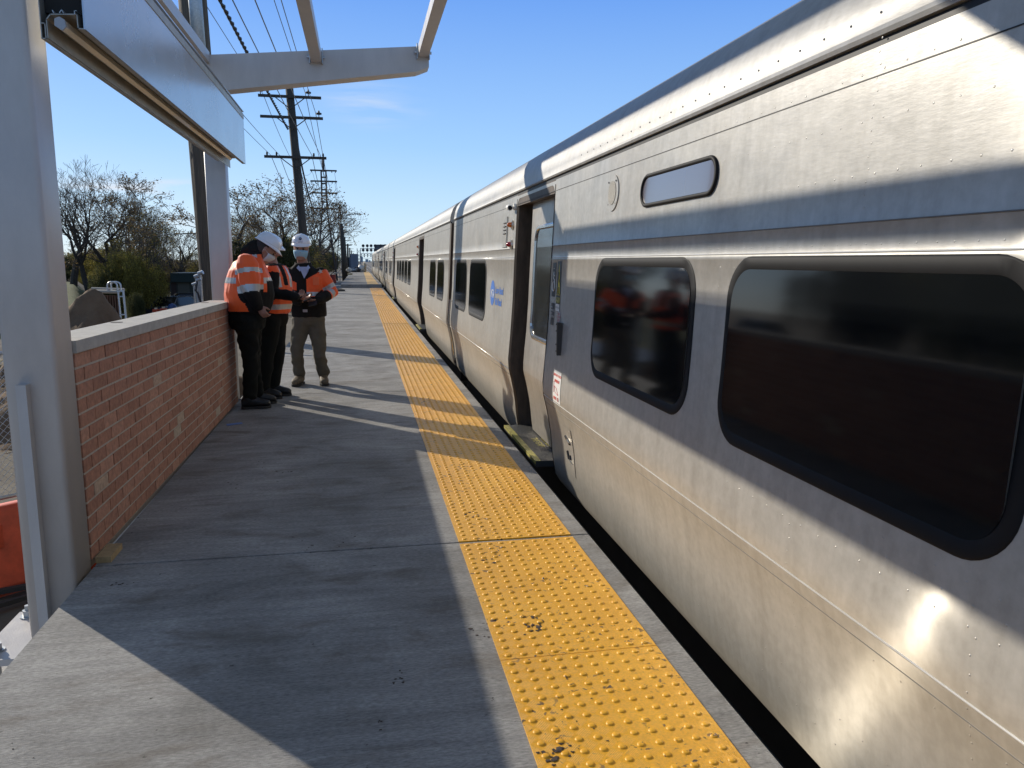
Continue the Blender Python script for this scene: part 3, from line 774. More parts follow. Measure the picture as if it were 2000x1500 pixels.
def train_car(y0, y1, label, doors, wins, detail, cy):
    """car body from y0 to y1 (y1 = far end)"""
    car = thing('train_car', (XC, (y0+y1)/2, -1.3), label, 'train car', 'stainless steel commuter train cars')
    brk = sorted(set([y0, y1] + [d for dd in doors for d in (dd, dd+DW)]))
    step = 1.6
    bm = new_bm()
    segs = []
    for a, b in zip(brk, brk[1:]):
        isdoor = any(abs(a-d) < 1e-6 for d in doors)
        segs.append((a, b, isdoor))
    for a, b, isd in segs:
        n = 1 if isd else max(1, int((b-a)/step))
        prof = [(sx_(1.955), 1.955)]+[p for p in PROF if p[1] > 1.955] if isd else PROF
        cols = [[bm.verts.new((x, a+(b-a)*i/n, z)) for x, z in prof] for i in range(n+1)]
        for p, q in zip(cols, cols[1:]):
            for k in range(len(prof)-1):
                f = bm.faces.new((p[k], p[k+1], q[k+1], q[k])); f.smooth = True
    # other side (plain) and ends
    for x, z in ((1, 1),):
        cols = [[bm.verts.new((2*XC-x_, yy, z_)) for x_, z_ in PROF] for yy in (y0, y1)]
        for k in range(len(PROF)-1): bm.faces.new((cols[1][k], cols[1][k+1], cols[0][k+1], cols[0][k]))
    full = PROF+PROFU
    for yy, s in ((y0+.004, 0), (y1-.004, 1)):
        L = [Vector((x, yy, z)) for x, z in full]; Rr = [Vector((2*XC-x, yy, z)) for x, z in full[:-1]][::-1]
        vs = [bm.verts.new(p) for p in L+Rr]; bm.faces.new(vs if s else vs[::-1])
    if detail:
        random.seed(5)
        for z in (1.478, ):
            y = 5.15
            while y > .9: rivet(bm, y, z, .0042); y -= random.choice((.058, .062, .07))
        y = 3.6
        while y > .9:
            rivet(bm, y, 1.925, .005); rivet(bm, y-.01, 1.66, .0035 if y > 2.2 else .005)
            if y < 2.9: rivet(bm, y-.02, 1.80, .0045)
            y -= .088
        for yy in (1.86, 1.16):
            for i in range(14): rivet(bm, yy, 1.575+i*.033, .0045)
        for yy in (2.55, 2.66): 
            for i in range(9): rivet(bm, yy, .85+i*.07, .0038)
        y = 2.45
        while y > .8:
            rivet(bm, y, .745, .0045); rivet(bm, y-.03, .715-.012, .0045); rivet(bm, y-.02, .655, .0045); y -= .092
        for yy in (2.02, 1.30):
            for i in range(9): rivet(bm, yy, .64-i*.042, .0045)
        y = 3.2
        while y > .8: rivet(bm, y, .405, .004); rivet(bm, y, .02, .0045) ; rivet(bm, y-.03, .12, .004) if y < 2.3 else None; y -= .105
    obj('body_shell', bm, M_ss, car)
    bm = new_bm()
    pf = PROFU; full2 = pf+[(2*XC-x, z) for x, z in pf[:-1]][::-1]
    n = max(1, int((y1-y0)/2))
    cols = [[bm.verts.new((x, y0+(y1-y0)*i/n, z)) for x, z in full2] for i in range(n+1)]
    for p, q in zip(cols, cols[1:]):
        for k in range(len(full2)-1):
            f = bm.faces.new((p[k], p[k+1], q[k+1], q[k])); f.smooth = 3 < k < len(full2)-5
    if detail:
        for i in range(30):
            y = 1.0+i*.125; c = Vector((1.3395, y, 2.07)); sphere(bm, c, .0038, 6, 4)
    obj('roof', bm, M_ssroof, car)
    # dark gutter slot between side and roof
    bm = new_bm(); box(bm, (1.347, y0+.01, 1.9865), (1.50, y1-.01, 2.0075)); obj('gutter', bm, M_rub, car)
    bm = new_bm()   # thin black joint above
    for a, b, isd in segs:
        box(bm, (sx_(1.90)-.0012, a+.02, 1.9085), (sx_(1.90)+.01, b-.02, 1.9115))
    obj('panel_joint', bm, M_rub, car)
    for nm, z_, o_, rr_ in (('belt_bead', .489, .0010, .0030), ('sill_bead', 1.4585, .0005, .0028), ('lower_seam', .437, -.0008, .0022), ('letterboard_seam', 1.536, .0, .0022)):
        bm = new_bm()
        for a, b, isd in segs:
            if isd: continue
            P = skin_pt(a+.01, z_, o_); Q = skin_pt(b-.01, z_, o_); tube(bm, [P, Q], rr_, 8)
        obj(nm, bm, M_bead if 'bead' in nm else M_seam, car, True)
    bm = new_bm(); box(bm, (1.50, y0+.1, -.42), (2*XC-1.50, y1-.1, -.165)); box(bm, (1.45, y0+.05, -.165), (2*XC-1.45, y1-.05, -.06))
    for yb in (y0+3.4, y1-3.4):
        box(bm, (2.0, yb-1.7, -1.0), (3.7, yb+1.7, -.421))
    obj('underframe', bm, M_blk, car)
    for yb in (y0+3.4, y1-3.4):
        for dy in (-1.25, 1.25):
            for xx in (2.16, 3.595):
                bm = new_bm(); tube(bm, [(xx-.06, yb+dy, -.83), (xx+.06, yb+dy, -.83)], .43, 24); obj('wheel', bm, M_rail, car)
    # interior: floor and dark lining behind the doorways
    for d in doors:
        bm = new_bm()
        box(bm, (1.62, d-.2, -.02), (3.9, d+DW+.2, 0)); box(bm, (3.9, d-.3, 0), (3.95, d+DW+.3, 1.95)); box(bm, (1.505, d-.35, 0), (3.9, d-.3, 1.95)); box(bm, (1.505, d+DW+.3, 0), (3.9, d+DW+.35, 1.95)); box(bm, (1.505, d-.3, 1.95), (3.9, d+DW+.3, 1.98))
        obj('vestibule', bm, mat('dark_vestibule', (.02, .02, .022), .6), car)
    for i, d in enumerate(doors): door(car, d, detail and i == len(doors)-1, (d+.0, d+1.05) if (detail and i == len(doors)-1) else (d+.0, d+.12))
    for (yc, w) in wins: window(car, yc, w)
    # lights, speaker, camera ahead of each door
    for d in doors:
        for dz, m_, nm in ((1.745, M_amber, 'amber_door_lamp'), (1.575, M_redl, 'red_door_lamp')):
            yy = d+DW+.16
            bm = new_bm(); c = skin_pt(yy, dz, 0); n = snorm(dz)
            tube(bm, [c, c+n*.012], .045, 20); tube(bm, [c+n*.012, c+n*.018], .036, 20); lb = obj('lamp_bezel', bm, M_trim, car)
            bm = new_bm(); sphere(bm, c+n*.018, .024, 14, 10, (1.5, 1, 1)); obj(nm, bm, m_, lb, smooth=True)
    return car
carA = train_car(-14.85, 11.08, 'nearest stainless steel train car with an open door beside the platform', [-9.2, 5.235],
                 [(8.64, 1.27), (10.08, 1.12), (3.515, 1.335), (1.908, 1.345), (.30, 1.34), (-1.3, 1.34), (-2.9, 1.34), (-4.5, 1.34)], True, 0)
LEN = 25.93
CARL = ['second train car from the camera, dark door open past the first car end', 'third train car from the camera, further down the platform', 'last visible train car at the far end of the train']
for i in range(3):
    a = 11.58 + i*(LEN-.0); b = a+LEN-.5
    train_car(a, b, CARL[i], [b-5.2-DW-.7, a+4.75], [(a+1.15, 1.1), (a+2.55, 1.15)]+[(a+9.4+1.6*k, 1.33) for k in range(5)]+[(b-3.5, 1.0), (b-2.1, 1.0)], False, 0)
# gangway bellows between cars
for i in range(3):
    y = 11.08+i*LEN; bm = new_bm()
    box(bm, (1.75, y+.0, -.6), (2*XC-1.75, y+.5, 2.2)); 
    tag(obj('gangway_diaphragm', bm, M_blk), ['dark gangway gap between the first and second train cars', 'dark gangway gap between the second and third train cars', 'dark gangway gap between the third and last train cars'][i], 'gangway', 'gangways between the train cars')
# brown end posts and grab rail at the first car end
bm = new_bm()
for z0, z1 in zip([-.10, .1, .3, .487, .58, .85, 1.2, 1.6], [.1, .3, .487, .58, .85, 1.2, 1.6, 1.98]):
    A = [Vector((sx_(z0)+a, yy, z0)) for a, yy in ((-.004, 11.081), (.012, 11.13), (.16, 11.14), (.16, 11.081))]
    B = [Vector((sx_(z1)+a, yy, z1)) for a, yy in ((-.004, 11.081), (.012, 11.13), (.16, 11.14), (.16, 11.081))]
    loft(bm, [A, B])
obj('end_post', bm, M_rust, carA)
bm = new_bm()
for z0, z1 in zip([-.10, .1, .3, .487, .58, .85, 1.2, 1.6], [.1, .3, .487, .58, .85, 1.2, 1.6, 1.98]):
    A = [Vector((sx_(z0)+a, yy, z0)) for a, yy in ((.002, 11.44), (.002, 11.579), (.2, 11.579), (.2, 11.44))]
    B = [Vector((sx_(z1)+a, yy, z1)) for a, yy in ((.002, 11.44), (.002, 11.579), (.2, 11.579), (.2, 11.44))]
    loft(bm, [A, B])
obj('end_post', bm, M_rust, carA)
bm = new_bm(); tube(bm, [skin_pt(10.95, z, .035) for z in (.88, .7, .58, .487, .39, .28, .15, .02)], .011, 8)
for z in (.86, .04): tube(bm, [skin_pt(10.95, z, .035), skin_pt(10.95, z, 0)], .009, 6)
obj('grab_rail', bm, M_trim, carA)
# door-side fittings of the nearest car
d0 = 5.235
# camera
bm = new_bm(); c = skin_pt(d0+DW+.12, 1.895, 0); tube(bm, [c, c+Vector((-.05, 0, 0))], .016, 12); tube(bm, [c+Vector((-.05, .03, 0)), c+Vector((-.05, -.045, -.01))], .024, 14); tube(bm, [c+Vector((-.0, -.05, .0)), c+Vector((-.02, -.05, .0))], .028, 14)
cam_o = obj('side_camera', bm, M_white, carA)
bm = new_bm(); tube(bm, [c+Vector((-.05, -.046, -.01)), c+Vector((-.05, -.05, -.01))], .018, 14); obj('lens', bm, M_glass, cam_o)
# louvred vent
vy = d0+DW+.50
vt = decal(carA, 'vent_panel', rect_me(-.09, .09, -.13, .12), vy, 1.69, M_ss, .006)
bm = new_bm()
for k in range(4): 
    z = 1.775-k*.032; A = skin_pt(vy+.06, z, .009); B = skin_pt(vy-.05, z, .009)
    tube(bm, [A, B], .006, 4)
obj('louvre', bm, M_rub, vt)
bm = new_bm(); tube(bm, [skin_pt(vy-.10, 1.555, .006), skin_pt(vy-.10, 1.83, .006)], .006, 6); tube(bm, [skin_pt(vy-.10, 1.557, .006), skin_pt(vy+.08, 1.557, .006)], .004, 6); obj('vent_guard', bm, M_trim, vt)
# blue roundel and railroad lettering
ly, lz = 7.60, 1.115
ro = decal(carA, 'roundel', disc_me(.125, 36), ly, lz, M_blue)
def text_decal(car, s, size, y, z, m, parent, off=.0032, bold=.0, align='LEFT', name='lettering', sx=1.0):
    me = text_mesh(s, size, align, bold)
    if sx != 1: me.transform(Matrix.Diagonal((sx, 1, 1, 1)))
    return decal(car, name, me, y, z, m, off, parent=parent)
text_decal(carA, 'MTA', .115, ly+.085, lz-.045, mat('logo_pale', (.55, .58, .62), .5), ro, .0036, .002, sx=.85)
text_decal(carA, 'Long Island', .092, ly-.17, lz+.005, M_blue, ro, .0030, .003)
text_decal(carA, 'Rail Road', .092, ly-.17, lz-.105, M_blue, ro, .0030, .003)
# speaker disc
c = skin_pt(3.975, 1.79, 0); n = snorm(1.79)
bm = new_bm(); 
def disc3(bm, c, n, r, h0, h1, seg=32): tube(bm, [c+n*h0, c+n*h1], r, seg)
disc3(bm, c, n, .095, -.002, .006); sp = obj('speaker_plate', bm, M_ss, carA)
bm = new_bm(); disc3(bm, c, n, .062, .006, .0085); obj('speaker_grille', bm, mat('speaker_mesh', (.42, .40, .36), .6, .4, bump=1, bs=400), sp)
for k in range(4):
    a = R_(45+90*k); p = c+Vector((0, math.cos(a)*.082, math.sin(a)*.082)); bm = new_bm(); disc3(bm, p, n, .005, .006, .009, 8); obj('screw', bm, M_rub, sp)
# destination sign slot
def slot(yc, zc, w, h):
    bm = new_bm(); rings = []
    for ins, off in ((0, 0), (0, .008), (.005, .012), (.014, .012), (.018, .005)):
        rings.append([bm.verts.new(skin_pt(yc+a, zc+b, off)) for a, b in rrect(w-2*ins, h-2*ins, (h-2*ins)/2*.98, 10)])
    for A, B in zip(rings, rings[1:]):
        for k in range(len(A)): bm.faces.new((A[k], B[k], B[(k+1) % len(A)], A[(k+1) % len(A)])).smooth = True
    o = obj('destination_sign', bm, M_wframe, carA)
    bm = new_bm(); w2, h2 = w-.034, h-.034
    bm.faces.new([bm.verts.new(skin_pt(yc+a, zc+b, .0045)) for a, b in rrect(w2, h2, h2/2*.98, 10)][::-1])
    obj('sign_glass', bm, mat('sign_glass', (.22, .19, .20), .08, .35, coat=1), o)
slot(3.14, 1.757, .80, .152)
# placards beside the door
ph = decal(carA, 'access_placard', rect_me(-.045, .045, -.115, .115), 5.13, 1.305, M_dkpl)
def icon(car, parent, y, z, segs, r, m, off):
    bm = new_bm()
    for s in segs:
        P = [skin_pt(y-u, z+w, off) for u, w in s]
        tube(bm, P, r, 5)
    return obj('icon', bm, m, parent)
arc = [(.012+.03*math.cos(R_(a))-.012, -.045+.032*math.sin(R_(a))) for a in range(100, 371, 30)]
icon(carA, ph, 5.13, 1.305, [[(0, .055), (0, .005), (.02, .005), (.028, -.045), (.035, -.05)], arc, [(-.001, .03), (.02, .028)], [(0, .075), (.001, .078)]], .0035, M_white, .004)
wp = decal(carA, 'warning_placard', rect_me(-.05, .05, -.19, .14), 4.995, 1.29, M_dkpl)
bm = new_bm(); bm.faces.new([bm.verts.new(skin_pt(4.995-u, 1.29+w, .0032)) for u, w in ((-.046, -.085), (.046, -.085), (0, .13))][::-1])
tri = obj('yellow_triangle', bm, M_yelp, wp)
icon(carA, tri, 4.995, 1.29, [[(-.002, .07), (-.004, .03)], [(-.014, .03), (-.02, 0), (-.018, -.03)], [(-.014, .03), (.012, .02), (.016, 0)], [(-.018, -.03), (.01, -.035), (.008, -.075)], [(-.022, -.035), (-.026, -.075)], [(-.035, -.078), (.036, -.078)]], .0028, M_dkpl, .0045)
decal(carA, 'yellow_label', rect_me(-.05, .05, -.14, -.10, 2), 4.995, 1.29, mat('dull_yellow', (.42, .38, .10), .5), .0034, parent=wp)
text_decal(carA, 'Watch\nthe Gap', .026, 4.995+.038, 1.29-.118, M_dkpl, wp, .0045)
decal(carA, 'white_label', rect_me(-.05, .05, -.19, -.143, 2), 4.995, 1.29, M_white, .0034, parent=wp)
text_decal(carA, 'Mind the gap', .016, 4.995+.045, 1.29-.172, M_dkpl, wp, .0045)
sp2 = decal(carA, 'small_placard', rect_me(-.045, .045, -.075, .075), 5.125, 1.07, M_dkpl)
text_decal(carA, 'NO\nSMOKING\nNO\nLITTERING', .021, 5.125+.035, 1.07+.04, M_white, sp2, .0042)
lb = decal(carA, 'entrance_label', rect_me(-.036, .036, -.055, .085), 4.945, .945+.07, mat('pale_label', (.42, .42, .42), .5))
text_decal(carA, 'PUSH\nTO OPEN\nDOOR', .021, 4.945, .945+.13, M_redp, lb, .0042, align='CENTER')
icon(carA, lb, 4.945, .985, [[(0, .025), (0, -.012)]], .006, M_redp, .004)
# intercom box
bm = new_bm(); hb = []
for a, b, c_, d_ in ((-.028, .028, 0, .012),):
    pass
c = skin_pt(4.885, .925, 0)
box(bm, (c.x-.010, 4.885-.055, .925-.105), (c.x+.004, 4.885+.055, .925+.105)); bevel(bm, .004, 2)
hb = obj('call_box', bm, mat('call_box_grey', (.09, .09, .09), .4, .4), carA)
bm = new_bm(); box(bm, (c.x-.034, 4.885-.058, .925-.108), (c.x-.004, 4.885-.036, .925+.108)); bevel(bm, .004, 2); obj('call_box_flange', bm, mat('call_flange', (.03, .03, .03), .45), hb)
bm = new_bm(); box(bm, (c.x-.013, 4.885-.022, .925-.07), (c.x-.0105, 4.885+.038, .925+.07)); bevel(bm, .001); obj('call_box_plate', bm, mat('call_plate', (.16, .16, .165), .35, .5), hb)
for dy, dz in ((.046, .09), (.0, .09), (.046, -.09), (.0, -.09), (.05, .045), (.05, -.045), (-.022, .04), (-.022, -.04)):
    bm = new_bm(); tube(bm, [(c.x-.010, 4.885+dy, .925+dz), (c.x-.016, 4.885+dy, .925+dz)], .005, 8); obj('screw', bm, M_rub, hb)
# emergency sticker
es = decal(carA, 'emergency_sticker', rect_me(-.095, .095, -.105, .105), 4.845, .605, M_white, .0025)
text_decal(carA, 'EMERGENCY ACCESS', .0215, 4.845, .605+.068, M_redp, es, .0042, .0008, 'CENTER', sx=.92)
text_decal(carA, 'WINDOW', .026, 4.845, .605+.028, M_redp, es, .0042, .0012, 'CENTER', sx=1.05)
icon(carA, es, 4.845, .605, [[(-.06, .0), (-.03, -.04), (.05, -.05)], [(-.06, .0), (.0, -.01), (.05, -.05)], [(-.07, .03), (-.072, -.045)]], .0015, M_redp, .0042)
text_decal(carA, 'INSIDE', .026, 4.845+.035, .605-.088, M_redp, es, .0042, .0012, 'CENTER')
icon(carA, es, 4.845, .605, [[(.05, -.065), (.05, -.09)]], .004, M_redp, .0042)
# key switch panel low down
kp = decal(carA, 'switch_panel', rect_me(-.085, .085, -.16, .16), 4.70, .20, M_ss, .004)
for (u0, w0, u1, w1) in ((-.06, .09, .03, .055), (-.055, -.01, -.03, -.06), (.0, -.03, .015, -.055)):
    bm = new_bm(); A = skin_pt(4.70-u0, .20+w0, .006); B = skin_pt(4.70-u1, .20+w1, .006); tube(bm, [A, B], .010, 6); obj('switch_slot', bm, M_rub, kp)
bm = new_bm(); tube(bm, [skin_pt(4.70+.05, .285, .008), skin_pt(4.70-.03, .262, .012)], .006, 6); tube(bm, [skin_pt(4.70+.06, .145, .008), skin_pt(4.70-.05, .125, .008)], .003, 6); obj('switch_lever', bm, M_trim, kp)
# ---------------------------------------------------------------- poles, towers, wires
def gz(x, y):
    """ground height"""
    z = G
    if x < -14: z += min(1.1, (-14-x)*.11) * (1 if y > 25 else max(0, (y-15)/10))
    if y > 30 and x < -4:
        r = x/y
        s = max(0, min(1, (r+.335)/.035))*max(0, min(1, (-.13-r)/.04))*max(0, min(1, (y-32)/18))
        z = z*(1-s) + (-2.6)*s
    return z
def pole(base, top, r0, r1, m, label, arms=(), group='utility poles along the railway', armdir=(1, 0, 0), armL=1.32):
    t = thing('utility_pole', base, label, 'utility pole', group)
    bm = new_bm(); tube(bm, [base, base.lerp(top, .5), top], [r0, (r0+r1)/2, r1], 14); obj('pole_shaft', bm, m, t, True)
    d = (top-base).normalized(); ad = Vector(armdir).normalized()
    for z, ins in arms:
        c = base + d*((z-base.z)/d.z) + Vector((0, -r1-.02, 0))
        bm = new_bm(); obox(bm, c, ad*armL, Vector((0, .05, 0)), Vector((0, 0, .055)))
        a = obj('crossarm', bm, M_dwood, t)
        for s in (-1, 1):
            bm = new_bm(); tube(bm, [c+ad*s*.62+Vector((0, -.06, -.05)), c+Vector((0, -.06, -.52))], .022, 5); obj('arm_brace', bm, M_dwood, a)
        for (q, big) in ins:
            p = c+ad*q; bm = new_bm()
            if big: tube(bm, [p+Vector((0, 0, .05)), p+Vector((0, 0, .16)), p+Vector((0, 0, .17)), p+Vector((0, 0, .23)), p+Vector((0, 0, .24)), p+Vector((0, 0, .33))], [.02, .02, .12, .12, .05, .03], 8)
            else: tube(bm, [p+Vector((0, 0, .05)), p+Vector((0, 0, .10)), p+Vector((0, 0, .2))], [.02, .045, .035], 8)
            obj('insulator', bm, M_wire, a)
    return t
b1, t1 = at(424, 584, 15.1), at(376, 0, 15.1)
dd = (t1-b1)/(t1.z-b1.z)
p1b = b1+dd*(G-.2-b1.z); p1t = b1+dd*(8.2-b1.z)
pl1 = pole(p1b, p1t, .255, .235, M_wood, 'thick weathered wooden pole with a metal cable guard, just behind the far column')
c0 = at(392, 0, 14.95); bm = new_bm(); q0 = b1+dd*(3.9-b1.z)+Vector((.08, -.22, 0)); q1 = b1+dd*(8.0-b1.z)+Vector((.08, -.22, 0))
tube(bm, [q0, q1], .115, 14); obj('cable_guard', bm, M_galv, pl1, True)
bm = new_bm(); q0 = b1+dd*(G-b1.z)+Vector((-.235, -.08, 0)); q1 = b1+dd*(4.0-b1.z)+Vector((-.235, -.08, 0)); tube(bm, [q0, q1], .022, 6); obj('ground_wire_moulding', bm, mat('tan_wood', (.36, .29, .2), .8), pl1)

Y2 = 36.0
b2, t2 = at(592, 457, Y2), at(563, 150, Y2); dd2 = (t2-b2)/(t2.z-b2.z)
p2b = b2+dd2*(G-.2-b2.z); p2t = b2+dd2*(9.7-b2.z)
def z_at(py, Y): return at(600, py, Y).z
p2 = pole(p2b, p2t, .21, .165, M_dwood, 'tall dark wooden pole with three crossarms rising behind the masked worker',
     [(z_at(192, Y2), [(-1.22, 1), (.78, 1)]), (z_at(232, Y2), [(1.15, 1)]), (z_at(309, Y2), [(-1.2, 0), (-.8, 0), (.78, 0), (1.18, 0)])])
def lattice_tower(Y, pxt, pyt, sc, label):
    top = at(pxt, pyt, Y); x0 = top.x; zb = G-.1; zt = top.z
    t = thing('lattice_pole', (x0, Y, zb), label, 'lattice pole', 'steel lattice poles along the railway')
    za = at(pxt, 408 if Y < 120 else 454, Y).z
    def hw(z): return .26+(za-z)/(za-zb)*.95 if z < za else .26
    zm = at(pxt, 333 if Y < 120 else 414.6, Y).z
    bm = new_bm(); tube(bm, [(x0, Y, zm), (x0, Y, zt)], .14, 8); obj('mast', bm, M_latt, t)
    bm = new_bm()
    for sx in (-1, 1):
        for sy in (-1, 1):
            P = [(x0+sx*hw(z), Y+sy*hw(z), z) for z in (zb, za, zm)]
            tube(bm, P, .075, 4)
    z = zb; k = 0
    while z < zm-.3:
        st = 1.25*hw(z)+.35; z2 = min(zm, z+st); h1, h2 = hw(z), hw(z2)
        for sy in (-1, 1):
            if z < za:
                tube(bm, [(x0-h1, Y+sy*h1, z), (x0+h2, Y+sy*h2, z2)], .035, 4); tube(bm, [(x0+h1, Y+sy*h1, z), (x0-h2, Y+sy*h2, z2)], .035, 4)
                if sy == 1:
                    tube(bm, [(x0-h1, Y-h1, z), (x0-h2, Y+h2, z2)], .03, 4); tube(bm, [(x0+h1, Y+h1, z), (x0+h2, Y-h2, z2)], .03, 4)
            else: tube(bm, [(x0-h1, Y+sy*h1, z2), (x0+h1, Y+sy*h1, z2)], .06, 4)
        z = z2
    obj('lattice_frame', bm, M_latt, t)
    rows = (333, 354, 377, 407.5) if Y < 120 else (414.6, 426, 437, 454)
    for py in rows:
        z = at(pxt, py, Y).z; bm = new_bm()
        box(bm, (x0-1.45, Y-.09, z-.08), (x0+1.45, Y+.09, z+.08)); o = obj('crossarm', bm, M_latt, t)
        for q in (-1.3, -.9, .9, 1.3):
            bm = new_bm(); tube(bm, [(x0+q, Y, z-.08), (x0+q, Y, z-.22)], .05, 5); obj('insulator', bm, M_wire, o)
    return x0
xl3 = lattice_tower(90, 631, 310, 1, 'nearer rusty steel lattice pole with four crossarms')
xl4 = lattice_tower(178, 663, 401, .5, 'farther steel lattice pole with four crossarms, in line with the tower before it')
pole(at(676, 536, 88)*1.0+Vector((0, 0, -1.3)), at(666, 437, 88), .42, .20, M_dwood, 'bare dark pole standing just right of the farther lattice pole')
pole(Vector((at(676, 500, 130).x, 130, G)), at(672.5, 463, 130), .24, .17, M_dwood, 'small distant pole with two crossarms right of the bare dark pole', [(at(672, 470, 130).z, []), (at(672, 479, 130).z, [])], armL=1.1)
for i, (px, Y, pt) in enumerate(((679, 190, 476), (683, 250, 484), (686.5, 320, 489), (690, 420, 494))):
    x = at(px, 500, Y).x
    pole(Vector((x, Y, G)), at(px, pt, Y), .28, .2, M_dwood, ['first', 'second', 'third', 'fourth'][i]+' of the four tiny far poles receding towards the signal gantry', [(at(px, pt+2, Y).z, [])], armL=1.2)

def catenary(a, b, sag, n=14):
    return [a.lerp(b, i/n)-Vector((0, 0, sag*4*(i/n)*(1-i/n))) for i in range(n+1)]
WN = 0
def wire(a, b, sag, r, label, m=None):
    bm = new_bm(); tube(bm, catenary(Vector(a), Vector(b), sag), r, 4)
    tag(obj('overhead_wire', bm, m or M_wire), label, 'wire', 'overhead wires strung along the poles')
M_wire2 = mat('thin_wire', (.10, .12, .15), .6)
ends = [((514, 184), 'to the upper left insulator'), ((596, 181), 'to the upper right insulator'), ((616.5, 221), 'to the insulator of the second crossarm'),
        ((529, 303), 'to the outer left pin of the lowest crossarm'), ((546, 303), 'to the inner left pin of the lowest crossarm'),
        ((609, 303), 'to the inner right pin of the lowest crossarm'), ((625.5, 303), 'to the outer right pin of the lowest crossarm')]
for k, ((px, py), lab) in enumerate(ends):
    e = at(px, py, Y2); s = Vector((e.x+(.25 if k in (1, 2) else 0), -22, e.z+.4))
    wire(s, e, .5, .012, 'thin overhead wire '+lab+' of the tall pole', M_wire2)
    r = (0, 1, 2, 3, 3, 3, 3)[k]; py3 = (333, 354, 377, 407.5)[r]
    f = Vector((xl3+(-1.3, .9, 1.3, -1.3, -.9, .9, 1.3)[k], 90, at(631, py3, 90).z-.2))
    wire(e, f, 1.5, .014, 'far wire beyond the tall pole '+lab.replace('to the', 'from the'), M_wire2)
for k, (py3, py4) in enumerate(((333, 414.6), (354, 426), (377, 437), (407.5, 454))):
    for s, nm in ((-1.2, 'left'), (1.2, 'right')):
        wire((xl3+s, 90, at(631, py3, 90).z-.2), (xl4+s, 178, at(663, py4, 178).z-.2), 2.2, .016, ('top', 'second', 'third', 'lowest')[k]+' far wire between the two lattice poles on their '+nm+' side', M_wire2)
# thick twisted cable
def twisted(a, b, sag, r, label, tw=2.6):
    P = catenary(Vector(a), Vector(b), sag, 60); L = (Vector(b)-Vector(a)).length; bm = new_bm()
    n = int(L*9); Q = []
    for i in range(n+1):
        u = i/n*60; j = min(59, int(u)); Q.append(P[j].lerp(P[j+1], u-j))
    for s in (0, math.pi):
        tube(bm, [q+Vector((math.cos(i/9*2*math.pi*tw+s)*r, 0, math.sin(i/9*2*math.pi*tw+s)*r)) for i, q in enumerate(Q)], r*1.05, 5)
    tag(obj('twisted_cable', bm, M_wire), label, 'cable', 'thick black cables strung along the poles')
ce = at(566, 254, Y2)+Vector((-.05, -.25, 0))
twisted((ce.x+.22, -9, ce.z+.55), ce, .28, .026, 'thick black twisted cable crossing the sky above the canopy to the tall pole', 1.2)
bm = new_bm(); tube(bm, catenary(at(577, 262, Y2), at(629, 397, 89), 2.3), .045, 6); tag(obj('thick_cable', bm, M_wire), 'thick drooping black cable from the tall pole to the nearer lattice pole', 'cable', 'thick black cables strung along the poles')
bm = new_bm(); tube(bm, catenary(at(640, 395, 90), at(661, 455, 177), 3.0), .055, 6); tag(obj('thick_cable', bm, M_wire), 'thick drooping black cable between the two lattice poles', 'cable', 'thick black cables strung along the poles')
bm = new_bm(); tube(bm, catenary(at(588, 337, Y2), at(640, 470, 89), 1.2), .02, 5); tag(obj('overhead_wire', bm, M_wire), 'low slack wire from the middle of the tall pole down to the nearer lattice pole', 'wire', 'overhead wires strung along the poles')

# signal gantries
def gantry(Y, px0, py_beam, x_end, heads, rh, label):
    p = at(px0, py_beam, Y); x0, zt = p.x, p.z; pw = .62 if Y < 200 else .4
    t = thing('signal_gantry', (x0, Y, G), label, 'signal gantry', 'railway signal gantries over the tracks')
    for xs in (x0, x_end-pw):
        bm = new_bm()
        for xx in (xs, xs+pw): box(bm, (xx-.06, Y-.06, G), (xx+.06, Y+.06, zt))
        z = G
        while z < zt-.3:
            tube(bm, [(xs, Y, z), (xs+pw, Y, min(zt, z+.7))], .03, 4); tube(bm, [(xs+pw, Y, z), (xs, Y, min(zt, z+.7))], .03, 4); z += .7
        obj('lattice_post', bm, M_gant, t)
    bm = new_bm()
    for z in (zt, zt-1.0): box(bm, (x0+pw, Y-.05, z-.05), (x_end-pw, Y+.05, z+.05))
    obj('bridge_truss', bm, M_gant, t)
    for (hx, hz) in heads:
        bm = new_bm(); tube(bm, [(hx, Y-.25, hz), (hx, Y-.12, hz)], rh, 20); tube(bm, [(hx, Y-.1, hz), (hx, Y-.1, zt if hz > zt else hz-.5)], .04, 5)
        h = obj('signal_head', bm, M_sig, t)
        for dx, dz in ((0, 0), (0, rh*.62), (0, -rh*.62)):
            bm = new_bm(); tube(bm, [(hx+dx, Y-.27, hz+dz), (hx+dx, Y-.26, hz+dz)], rh*.16, 8); obj('signal_lens', bm, mat('signal_lens', (.10, .05, .06), .2), h)
M_gant = mat('gantry_steel', (.20, .22, .25), .6, .2); M_sig = mat('signal_black', (.02, .022, .03), .6)
hs = []
for px in (709.3, 717.3, 724.8, 732.6, 743.5, 752, 760): 
    for py in (480, 488.5): hs.append((at(px, py, 150).x, at(px, py, 150).z))
gantry(150, 697.5, 485, 15, hs, .28, 'nearer signal gantry with a double row of round black signal heads')
hs = []
for px in (705.3, 711.5, 718, 724.5):
    for py in (497.2, 500.5): hs.append((at(px, py, 300).x, at(px, py, 300).z))
gantry(300, 703, 499, 16, hs, .24, 'farther small signal gantry seen beneath the nearer one')
